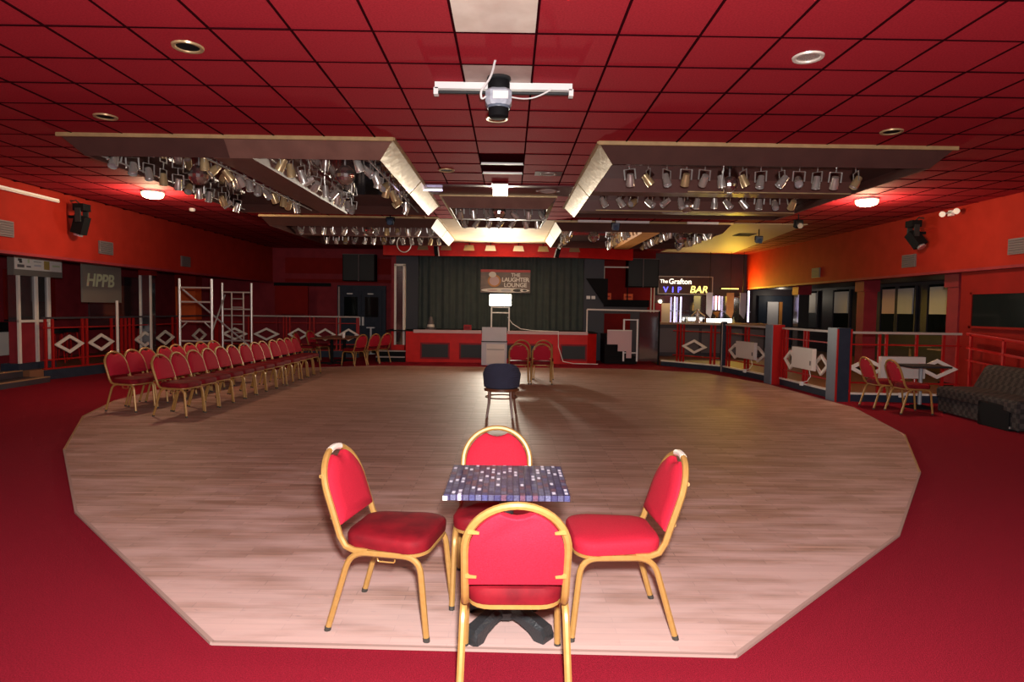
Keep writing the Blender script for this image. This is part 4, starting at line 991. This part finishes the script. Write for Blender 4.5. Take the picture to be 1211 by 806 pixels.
# ------------------------------------------------------------------ scaffold tower
t = empty('scaffold_tower', (-7.05, 14.2, 0), 'aluminium scaffold tower of two ladder frames with a diagonal brace', 'scaffold')
for y, dx, top, rungs, lad in ((0, 0, 2.18, (.35, .78, 1.22, 1.66, 1.98), False), (1.5, .28, 2.15, (.3, .72, 1.5, 1.92), True)):
    fr = None
    for sx in (-.36, .36):
        o = MB().cyl((sx + dx, y, .12), (sx + dx, y, top), .028, 10).build('upright', 'aluminium', t, True)
        MB().lathe([(.06, 0), (.075, .03), (.075, .09), (.04, .12)], 12, (sx + dx, y, 0)).build('castor', 'rubber', o, True)
    for z in rungs: MB().cyl((-.36 + dx, y, z), (.36 + dx, y, z), .02, 8).build('rung', 'aluminium', t, True)
    if lad:
        for sx in (-.13, .16): MB().cyl((dx + sx, y, .3), (dx + sx, y, 1.92), .018, 8).build('ladder_stile', 'aluminium', t)
        for k in range(7): MB().cyl((dx - .13, y, .5 + k * .21), (dx + .16, y, .5 + k * .21), .013, 6).build('ladder_rung', 'aluminium', t)
    else:
        for sx in (-1, 1): MB().cyl((sx * .34, y, 1.07), (sx * .2, y, 1.20), .014, 6).build('knee_brace', 'aluminium', t)
MB().cyl((-.30, .03, 1.94), (.64, 1.47, .55), .02, 8).build('diagonal_brace', 'pipe_grey', t)
MB().cyl((.33, .03, .95), (.0, 1.47, 1.85), .018, 8).build('diagonal_brace', 'pipe_grey', t)
MB().cyl((-.36, 0, .3), (-.08, 1.5, .3), .02, 8).build('base_brace', 'aluminium', t); MB().cyl((.36, 0, .3), (.64, 1.5, .3), .02, 8).build('base_brace', 'aluminium', t)

# ------------------------------------------------------------------ left side signs, pillars, mirrors
t = empty('sponsor_pillar', (-9.9, 13.2, .0), 'display pillar with a grey sponsor sign on top and pale edge poles', 'display pillar', None, math.radians(88))
MB().box(-.54, .46, -.08, .3, 0, .36).build('plinth', 'navy', t)
MB().box(-.44, .36, -.0, .2, .36, 1.2).build('lower_panel', 'wall_maroon', t); MB().box(-.44, .36, .0, .2, 1.2, 2.16).build('upper_mirror', 'wall_mirror', t)
for x in (-.44, 0.02, .36): MB().box(x - .03, x + .03, -.04, .0, .36, 2.16).build('edge_pole', 'cream_paint', t)
MB().box(-.47, .39, -.05, .0, 1.19, 1.24).build('crossbar', 'cream_paint', t)
sg = MB().box(-.60, .70, -.07, .06, 2.14, 2.70).build('sign_box', 'sign_grey', t)
MB().box(-.58, .67, -.08, -.07, 2.26, 2.51).build('sign_strip', 'sign_white', sg)
for x0, x1, z0, z1, m in ((-.50, -.41, 2.43, 2.475, 'print_dark'), (-.47, -.40, 2.39, 2.44, 'print_dark'), (-.52, -.35, 2.30, 2.36, 'vent_grey'), (-.26, -.21, 2.40, 2.475, 'sign_green'), (-.29, -.18, 2.31, 2.34, 'vent_grey'),
                          (-.10, .1, 2.43, 2.44, 'vent_grey'), (-.09, .09, 2.34, 2.38, 'grey_board'), (.17, .32, 2.29, 2.47, 'sign_gold'), (.40, .61, 2.36, 2.40, 'sign_green')):
    MB().box(x0, x1, -.084, -.079, z0, z1).build('logo_mark', m, sg)
t = empty('hanging_sign', (-9.3, 14.45, 1.62), 'square grey sign with pale green block letters hung under the bulkhead', 'sign', None, math.radians(88))
MB().box(-.65, .65, -.02, .02, 0, 1.12).build('board', 'sign_grey', t); text('lettering', 'HPPB', 'sign_green', t, (-.55, -.024, .36), .40, shear=.18, bold=.008, spacing=1.0)
t = empty('rail_post', (-9.12, 14.7, .22), 'pale post rising from the balustrade below the hanging sign', 'post')
MB().cyl((0, 0, 0), (0, 0, 1.45), .03, 10).build('shaft', 'cream_paint', t); MB().lathe([(.05, 0), (.05, .03)], 10).build('foot_plate', 'cream_paint', t)
t = empty('mirror_pillar', (-9.2, 16.1, .22), 'slim mirrored pillar with white edges below the left bulkhead', 'pillar')
MB().box(-.12, .12, -.1, .12, 0, 2.4).build('core', 'wall_mirror', t)
for x in (-.13, .13): MB().box(x - .022, x + .022, -.13, -.09, 0, 2.1).build('edge_strip', 'cream_paint', t)
MB().box(-.16, .16, -.14, .14, 2.1, 2.5).build('capital', 'wall_red', t)
for y, w_, z0, z1, m, l in ((15.3, 1.6, 1.2, 2.35, 'wall_red', 'dull red wall panel behind the hanging sign'), (19.0, 3.2, .9, 2.4, 'wall_mirror', 'wide mirror panel on the wall behind the scaffold'), (13.3, 1.5, 1.1, 2.3, 'wall_maroon', 'maroon wall panel behind the sponsor pillar')):
    o = empty('wall_panel', (-11.55, y, z0), l, 'wall panel'); MB().box(-.04, .0, -w_ / 2, w_ / 2, 0, z1 - z0).build('panel', m, o); MB().box(-.04, .02, -w_ / 2, w_ / 2, -.04, 0).build('sill', 'black', o)
o = empty('orange_pillar', (-10.4, 20.5, .22), 'bright orange pillar seen through the scaffold', 'pillar'); MB().box(-.32, .32, -.2, .2, .9, 1.95).build('panel', 'orange_bright', o); MB().box(-.34, .34, -.19, .2, 0, .9).build('base', 'wall_maroon', o); MB().box(-.34, .34, -.2, .2, 1.95, 2.5).build('capital', 'wall_red', o)
o = empty('red_screen', (-7.3, 21.2, .22), 'plain dull red screen behind the balustrade near the far corner', 'screen'); MB().box(-.55, .55, -.05, .05, 1.1, 2.05).build('panel', 'wall_red', o)
for x in (-.5, .5): MB().box(x - .03, x + .03, -.04, .04, 0, 1.1).build('leg', 'wall_maroon', o)
o = empty('side_counter', (-11.0, 12.6, .215), 'white-fronted counter at the top of the steps', 'counter'); MB().box(-.58, .25, -1.6, 1.2, .25, .75).build('front', 'cream_paint', o); MB().box(-.58, .3, -1.65, 1.25, .75, .95).build('top', 'black', o); MB().box(-.58, .2, -1.55, 1.15, 0, .25).build('base', 'wall_maroon', o)
o = empty('red_wall_panel', (-11.55, 12.0, 1.25), 'bright red wall panel above the white-fronted counter', 'wall panel'); MB().box(-.04, .0, -2.5, 1.2, 0, 1.35).build('panel', 'wall_orange_red', o); MB().box(-.04, .015, -2.5, 1.2, -.05, 0).build('sill', 'black', o)
# bar stools / dark clutter silhouettes on the left raised floor
for k, (x, y) in enumerate(((-10.4, 14.4), (-10.6, 15.2), (-10.5, 18.2))):
    o = empty('round_stool', (x, y, .22), 'dark padded stool on the left raised floor', 'stool', 'dark stools on the left raised floor')
    MB().lathe([(.2, .68), (.21, .72), (.19, .77), (.1, .78)], 14).build('seat', 'black', o, True)
    for a in range(4): MB().cyl((.16 * math.cos(a * PI / 2 + .4), .16 * math.sin(a * PI / 2 + .4), .68), (.22 * math.cos(a * PI / 2 + .4), .22 * math.sin(a * PI / 2 + .4), 0), .015, 6).build('leg', 'red_paint', o)

# ------------------------------------------------------------------ right of the stage: steps, rail, booth
for k in range(4):
    s = tag(MB().box(2.85, 3.15 + k * .22, 18.7, 19.6, .9 - (k + 1) * .22, .9 - k * .22 - .004).build('stage_step', 'black'), 'dark step, number %s down from the stage deck beside the pink board' % ('one', 'two', 'three', 'four')[k], 'step', 'dark steps beside the stage')
    MB().box(3.13 + k * .22, 3.15 + k * .22 + .01, 18.7, 19.6, .9 - k * .22 - .03, .9 - k * .22 - .003).build('nosing', 'dark_grey', s)
t = empty('step_board', (3.2, 18.56, .0), 'pink board with a stepped lower edge leaning at the stage steps', 'board')
o_ = [(-.30, 1.02), (.42, 1.02), (.42, .20), (.27, .20), (.27, .40), (.02, .40), (.02, .60), (-.30, .60)]
MB().loops([[(x, 0, z) for x, z in o_], [(x, .04, z) for x, z in o_]]).build('panel', 'pink_board', t); MB().box(-.30, .42, -.01, .045, 1.0, 1.03).build('top_edge', 'cream_paint', t)
t = empty('stage_rail', (2.3, 18.655, 0), 'white tubular rail with glass panels beside the stage steps', 'railing')
MB().bar((0, 0, 1.62), (2.15, 0, 1.60), .04, .045).build('top_rail', 'cream_paint', t); MB().bar((0, 0, .935), (0, 0, 1.62), .035, .035).build('upright', 'cream_paint', t)
for x in (1.1, 1.5): MB().bar((x, .0, .1), (x, 0, 1.35), .045, .05).build('upright', 'white_paint', t)
MB().bar((1.1, 0, 1.33), (1.5, 0, 1.33), .03, .03).build('crossbar', 'white_paint', t); MB().bar((1.1, 0, .35), (1.5, 0, .35), .03, .03).build('crossbar', 'white_paint', t)
MB().box(1.56, 2.12, -.01, .01, .1, 1.56).build('glass_panel', 'wall_mirror', t); MB().bar((2.14, 0, 0), (2.14, 0, 1.6), .05, .05).build('upright', 'black', t)
t = empty('dj_booth', (3.75, 20.6, 0), 'black booth front with small orange boxes on its shelf', 'booth')
MB().box(-.72, .75, 0, .7, 0, 1.72).build('front', 'wall_dark', t); MB().box(-.78, .80, -.06, .7, 1.72, 1.95).build('shelf', 'black', t)
MB().box(-.65, .2, -.02, 0, .6, 1.5).build('red_panel', 'wall_red', t)
for x, s in ((-.58, .22), (.14, .2)):
    o = empty('orange_box', (3.75 + x, 20.75, 1.95), 'small orange box standing on the black booth', 'box', 'orange boxes on the booth'); MB().box(-s / 2 - .05, s / 2 + .05, -.06, .06, 0, s).build('carton', 'orange_bright', o); MB().box(-s / 2, s / 2, -.063, -.06, s * .4, s * .6).build('band', 'red_paint', o)
t = empty('white_frame', (3.45, 20.64, 1.95), 'white open frame standing on the black booth by the stage', 'frame')
MB().bar((-.38, 0, .0), (-.38, 0, 1.05), .04, .04).build('upright', 'cream_paint', t); MB().bar((-.40, 0, 1.06), (.42, 0, 1.06), .04, .04).build('top_bar', 'cream_paint', t); MB().bar((.40, 0, 0), (.40, 0, 1.05), .03, .03).build('upright', 'black', t)
struct('wall_booth_back', MB().box(2.98, 4.95, 21.5, 21.7, 0, 3.66), 'wall_red', 'red wall behind the booth')
t = empty('angled_screen', (2.75, 19.96, 1.75), 'dark angled panel on the right cheek of the stage', 'panel')
o_ = [(-.35, .85), (.35, .85), (.35, .0), (.25, .0)]
MB().loops([[(x, -.02, z) for x, z in o_], [(x, .02, z) for x, z in o_]]).build('panel', 'black', t); MB().bar((.3, .02, .0), (.3, .02, .85), .03, .03).build('batten', 'dark_grey', t)
t = empty('exit_plate', (2.55, 19.98, 2.0), 'pair of small white switch plates on the dark cheek of the stage', 'switch')
for x in (-.06, .1): MB().box(x - .06, x + .06, -.015, 0, -.05, .05).build('switch_plate', 'white_paint', t)

# ------------------------------------------------------------------ bar
t = empty('bar_sign', (6.08, 21.95, 2.2), 'dark bar sign with white, blue and yellow lit letters', 'sign')
MB().box(-.93, .93, -.08, .0, 0, .62).build('board', 'coffer_dark', t)
for z in (0, .6): MB().box(-.95, .95, -.1, .0, z - .015, z + .015).build('frame_edge', 'rail_pale', t)
for x in (-.94, .94): MB().box(x - .015, x + .015, -.1, 0, 0, .6).build('frame_edge', 'rail_pale', t)
text('lettering', 'The', 'neon_white', t, (-.88, -.09, .38), .17, bold=.002); text('lettering', 'Grafton', 'neon_white', t, (-.58, -.09, .35), .25, bold=.003)
text('lettering', 'V  I  P', 'neon_blue', t, (-.76, -.09, .06), .27, bold=.004, spacing=.95); text('lettering', 'BAR', 'neon_yellow', t, (.15, -.09, .05), .34, bold=.003, shear=.2)
light('bar_sign_glow', 'AREA', (6.5, 21.80, 2.4), 14, (1.0, .75, .2), (1.0, .4), aim=(6.5, 18, 2.3))
t = empty('added_bar_tube', (7.75, 22.25, 2.42), 'added yellow tube that extends the glow of the bar sign', 'lamp')
MB().cyl((-.3, -.05, 0), (.3, -.05, 0), .02, 8).build('tube', 'neon_yellow', t, True); MB().box(-.34, .34, -.03, .0, -.03, .03).build('housing', 'black', t)  # added tube, its light stands for the glow of the sign
light('added_bar_glow', 'AREA', (7.75, 22.0, 2.45), 60, (1.0, .60, .05), (.6, .1), aim=(8.4, 19.5, 2.9))
t = empty('bar_counter', (6.6, 20.4, .15), 'bar counter with a pale worktop behind the balustrade', 'bar counter')
MB().box(-1.85, 1.7, .0, .6, 0, 1.02).build('front', 'wall_dark', t); MB().box(-1.9, 1.75, -.08, .65, 1.02, 1.09).build('worktop', 'wood_step', t)
for k in range(5): MB().box(-1.75 + k * .7, -1.15 + k * .7, -.02, 0, .12, .9).build('front_panel', 'vent_grey', t)
t = empty('back_bar', (6.6, 21.7, .15), 'mirrored back bar under the lit sign', 'back bar')
MB().box(-1.85, 1.75, .3, .5, 0, 2.0).build('back_mirror', 'wall_mirror', t); MB().box(-1.85, 1.75, .0, .45, 0, .95).build('cabinet', 'wall_dark', t); MB().box(-1.88, 1.78, -.03, .48, .95, 1.0).build('shelf', 'wood_step', t)
MB().box(-1.85, 1.75, .1, .35, 1.45, 1.48).build('shelf', 'glass', t)
for k in range(14):
    m = ('bottle_glass', 'sign_green', 'sign_gold', 'glass')[k % 4]
    o = empty('bottle', (5.1 + k * .21 + rnd.uniform(-.03, .03), 21.9, 1.15 if k % 3 else 1.63), 'bottle standing on the mirrored back bar', 'bottle', 'bottles behind the bar')
    MB().lathe([(.035, 0), (.035, .17), (.014, .22), (.014, .28)], 10).build('bottle_body', m, o, True); MB().lathe([(.016, .28), (.016, .30)], 8).build('cap', 'dark_grey', o)
o = empty('cream_cabinet', (5.35, 21.68, 1.152), 'cream and red lit cabinet at the stage end of the back bar', 'cabinet'); MB().box(-.12, .18, 0, .3, 0, .72).build('door', 'wall_cream', o); MB().box(-.33, -.12, 0, .3, 0, .72).build('side', 'wall_maroon', o)
light('bar_cabinet_glow', 'POINT', (5.45, 21.2, 1.95), 6, (1.0, .8, .5), .05)
def strip_light(x, y, z0, z1, label, n=2, gap=.2, m='neon_violet'):
    o = empty('light_strip', (x, y, z0), label, 'light strip', 'upright light strips behind the bar')
    for k in range(n): MB().box(k * gap - .018, k * gap + .018, -.02, .02, 0, z1 - z0).build('tube', m, o)
    MB().box(-.03, (n - 1) * gap + .03, -.015, .02, -.04, 0).build('holder', 'black', o)
strip_light(5.7, 21.75, 1.19, 2.1, 'pair of tall upright light strips beside the cream cabinet', 2, .21)
strip_light(7.15, 21.85, 1.67, 2.15, 'short bright pair of light strips at the bulkhead end of the bar', 2, .12)
strip_light(7.85, 20.7, 1.28, 2.3, 'single upright light strip at the end of the bar counter', 1, .1)
o = empty('lit_bar_box', (6.85, 20.55, 1.24), 'low glowing white box on the bar counter', 'light box'); MB().box(-.38, .38, -.1, .1, .02, .14).build('diffuser', 'white_glow', o); MB().box(-.39, .39, -.11, .11, 0, .02).build('base', 'black', o)
o = empty('beer_tap', (6.15, 20.6, 1.24), 'chrome beer tap stand on the bar counter', 'beer tap'); MB().lathe([(.09, 0), (.08, .05), (.05, .09), (.045, .38), (.06, .42), (.03, .45)], 12).build('column', 'chrome', o, True)
for s in (-1, 1): MB().cyl((s * .04, -.02, .36), (s * .22, -.1, .22), .022, 8).build('tap', 'lamp_brass', o)
for k, (x, rz, m, l) in enumerate(((6.75, .3, 'grey_board', 'grey hanging sheet over the bar'), (7.45, -.2, 'orange_plain_and_lit', 'orange curved board beside the bar'), (7.88, .2, 'pipe_grey', 'tall grey board at the end of the bar'))):
    o = empty('hanging_board', (x, 21.3, 1.3), l, 'board', None, rz); MB().loops([[(a, y, z) for a, z in ((-.11, .25), (.06, .08), (.12, .3), (.12, .95), (-.11, .95))] for y in (-.015, .015)]).build('panel', m, o); MB().bar((0, 0, .95), (0, 0, 2.33), .012, .012).build('hanger', 'black', o)
t = empty('slim_poles', (4.55, 20.3, .15), 'pair of slim pale poles standing by the booth', 'poles')
for x in (0, .1): MB().cyl((x, 0, 0), (x, 0, 2.2), .02, 8).build('pole', 'cream_paint', t)
MB().box(-.06, .16, -.06, .06, 0, .03).build('base', 'black', t)
# right bay pillars, windows with blinds, door
for x, y, m, l in ((8.85, 19.1, 'wall_mirror', 'mirror-clad pillar beside the doorway in the bar area'), (8.85, 15.6, 'wall_maroon', 'maroon pillar behind the blue balustrade pillar'), (8.85, 12.35, 'wall_maroon', 'maroon pillar at the end of the red wall')):
    o = empty('bay_pillar', (x, y, .15), l, 'pillar', None); MB().box(-.16, .16, -.16, .16, 0, 2.4).build('shaft', m, o); MB().box(-.19, .19, -.19, .19, 0, .12).build('base', 'black', o); MB().box(-.2, .2, -.2, .2, 2.0, 2.4).build('capital', 'wall_maroon', o)
wn = 1
for y0, y1, m in ((22.0, 22.9, 'sign_white'), (19.3, 19.95, 'pink_board'), (18.45, 19.15, 'grey_board'), (16.75, 17.7, 'sign_white'), (24.3, 24.9, 'sign_white')):
    w_ = struct('window_%d' % wn, MB().box(11.84, 11.9, y0 - .12, y1 + .12, 1.05, 2.45), 'window_glass', 'dark window with a pale blind in the bar area'); wn += 1
    MB().box(11.80, 11.84, y0, y1, 1.62, 2.38).build('blind', m, w_)
    for yy in (y0 - .12, y1 + .12): MB().box(11.8, 11.86, yy - .025, yy + .025, 1.05, 2.45).build('window_frame', 'wall_dark', w_)
dr = struct('door_2', MB().box(10.4, 11.8, 26.3, 26.4, .15, 2.3), 'navy', 'far door of the bar area standing ajar')
MB().box(10.75, 11.2, 26.24, 26.3, .17, 2.05).build('door_leaf', 'grey_board', dr); MB().box(11.25, 11.38, 26.26, 26.3, .17, 2.05).build('lit_gap', 'orange_plain_and_lit', dr)
light('corridor_glow', 'POINT', (11.0, 25.6, 2.2), 12, (1, .85, .65), .1)
w_ = struct('window_%d' % wn, MB().box(8.40, 8.45, 8.6, 11.42, 1.41, 1.98), 'window_glass', 'dark wall window in the red wall above the sofa')
for a, b, c_, d in ((8.55, 11.47, 1.37, 1.41), (8.55, 11.47, 1.98, 2.02)): MB().box(8.38, 8.45, a, b, c_, d).build('window_frame', 'wall_red', w_)
MB().box(8.38, 8.45, 11.42, 11.47, 1.37, 2.02).build('window_frame', 'wall_red', w_)
for k, (x, y) in enumerate(((9.3, 13.2), (9.6, 15.0))):
    o = empty('bay_table', (x, y, .15), 'small gold-legged table in the dark bar area', 'table', 'tables in the bar area')
    rbox(-.3, .3, -.3, .3, .70, .73, .01).build('table_top', 'wood_step', o); MB().cyl((0, 0, .04), (0, 0, .7), .03, 8).build('column', 'gold_frame', o); MB().lathe([(.2, 0), (.2, .03), (.05, .05)], 12).build('base', 'black', o)
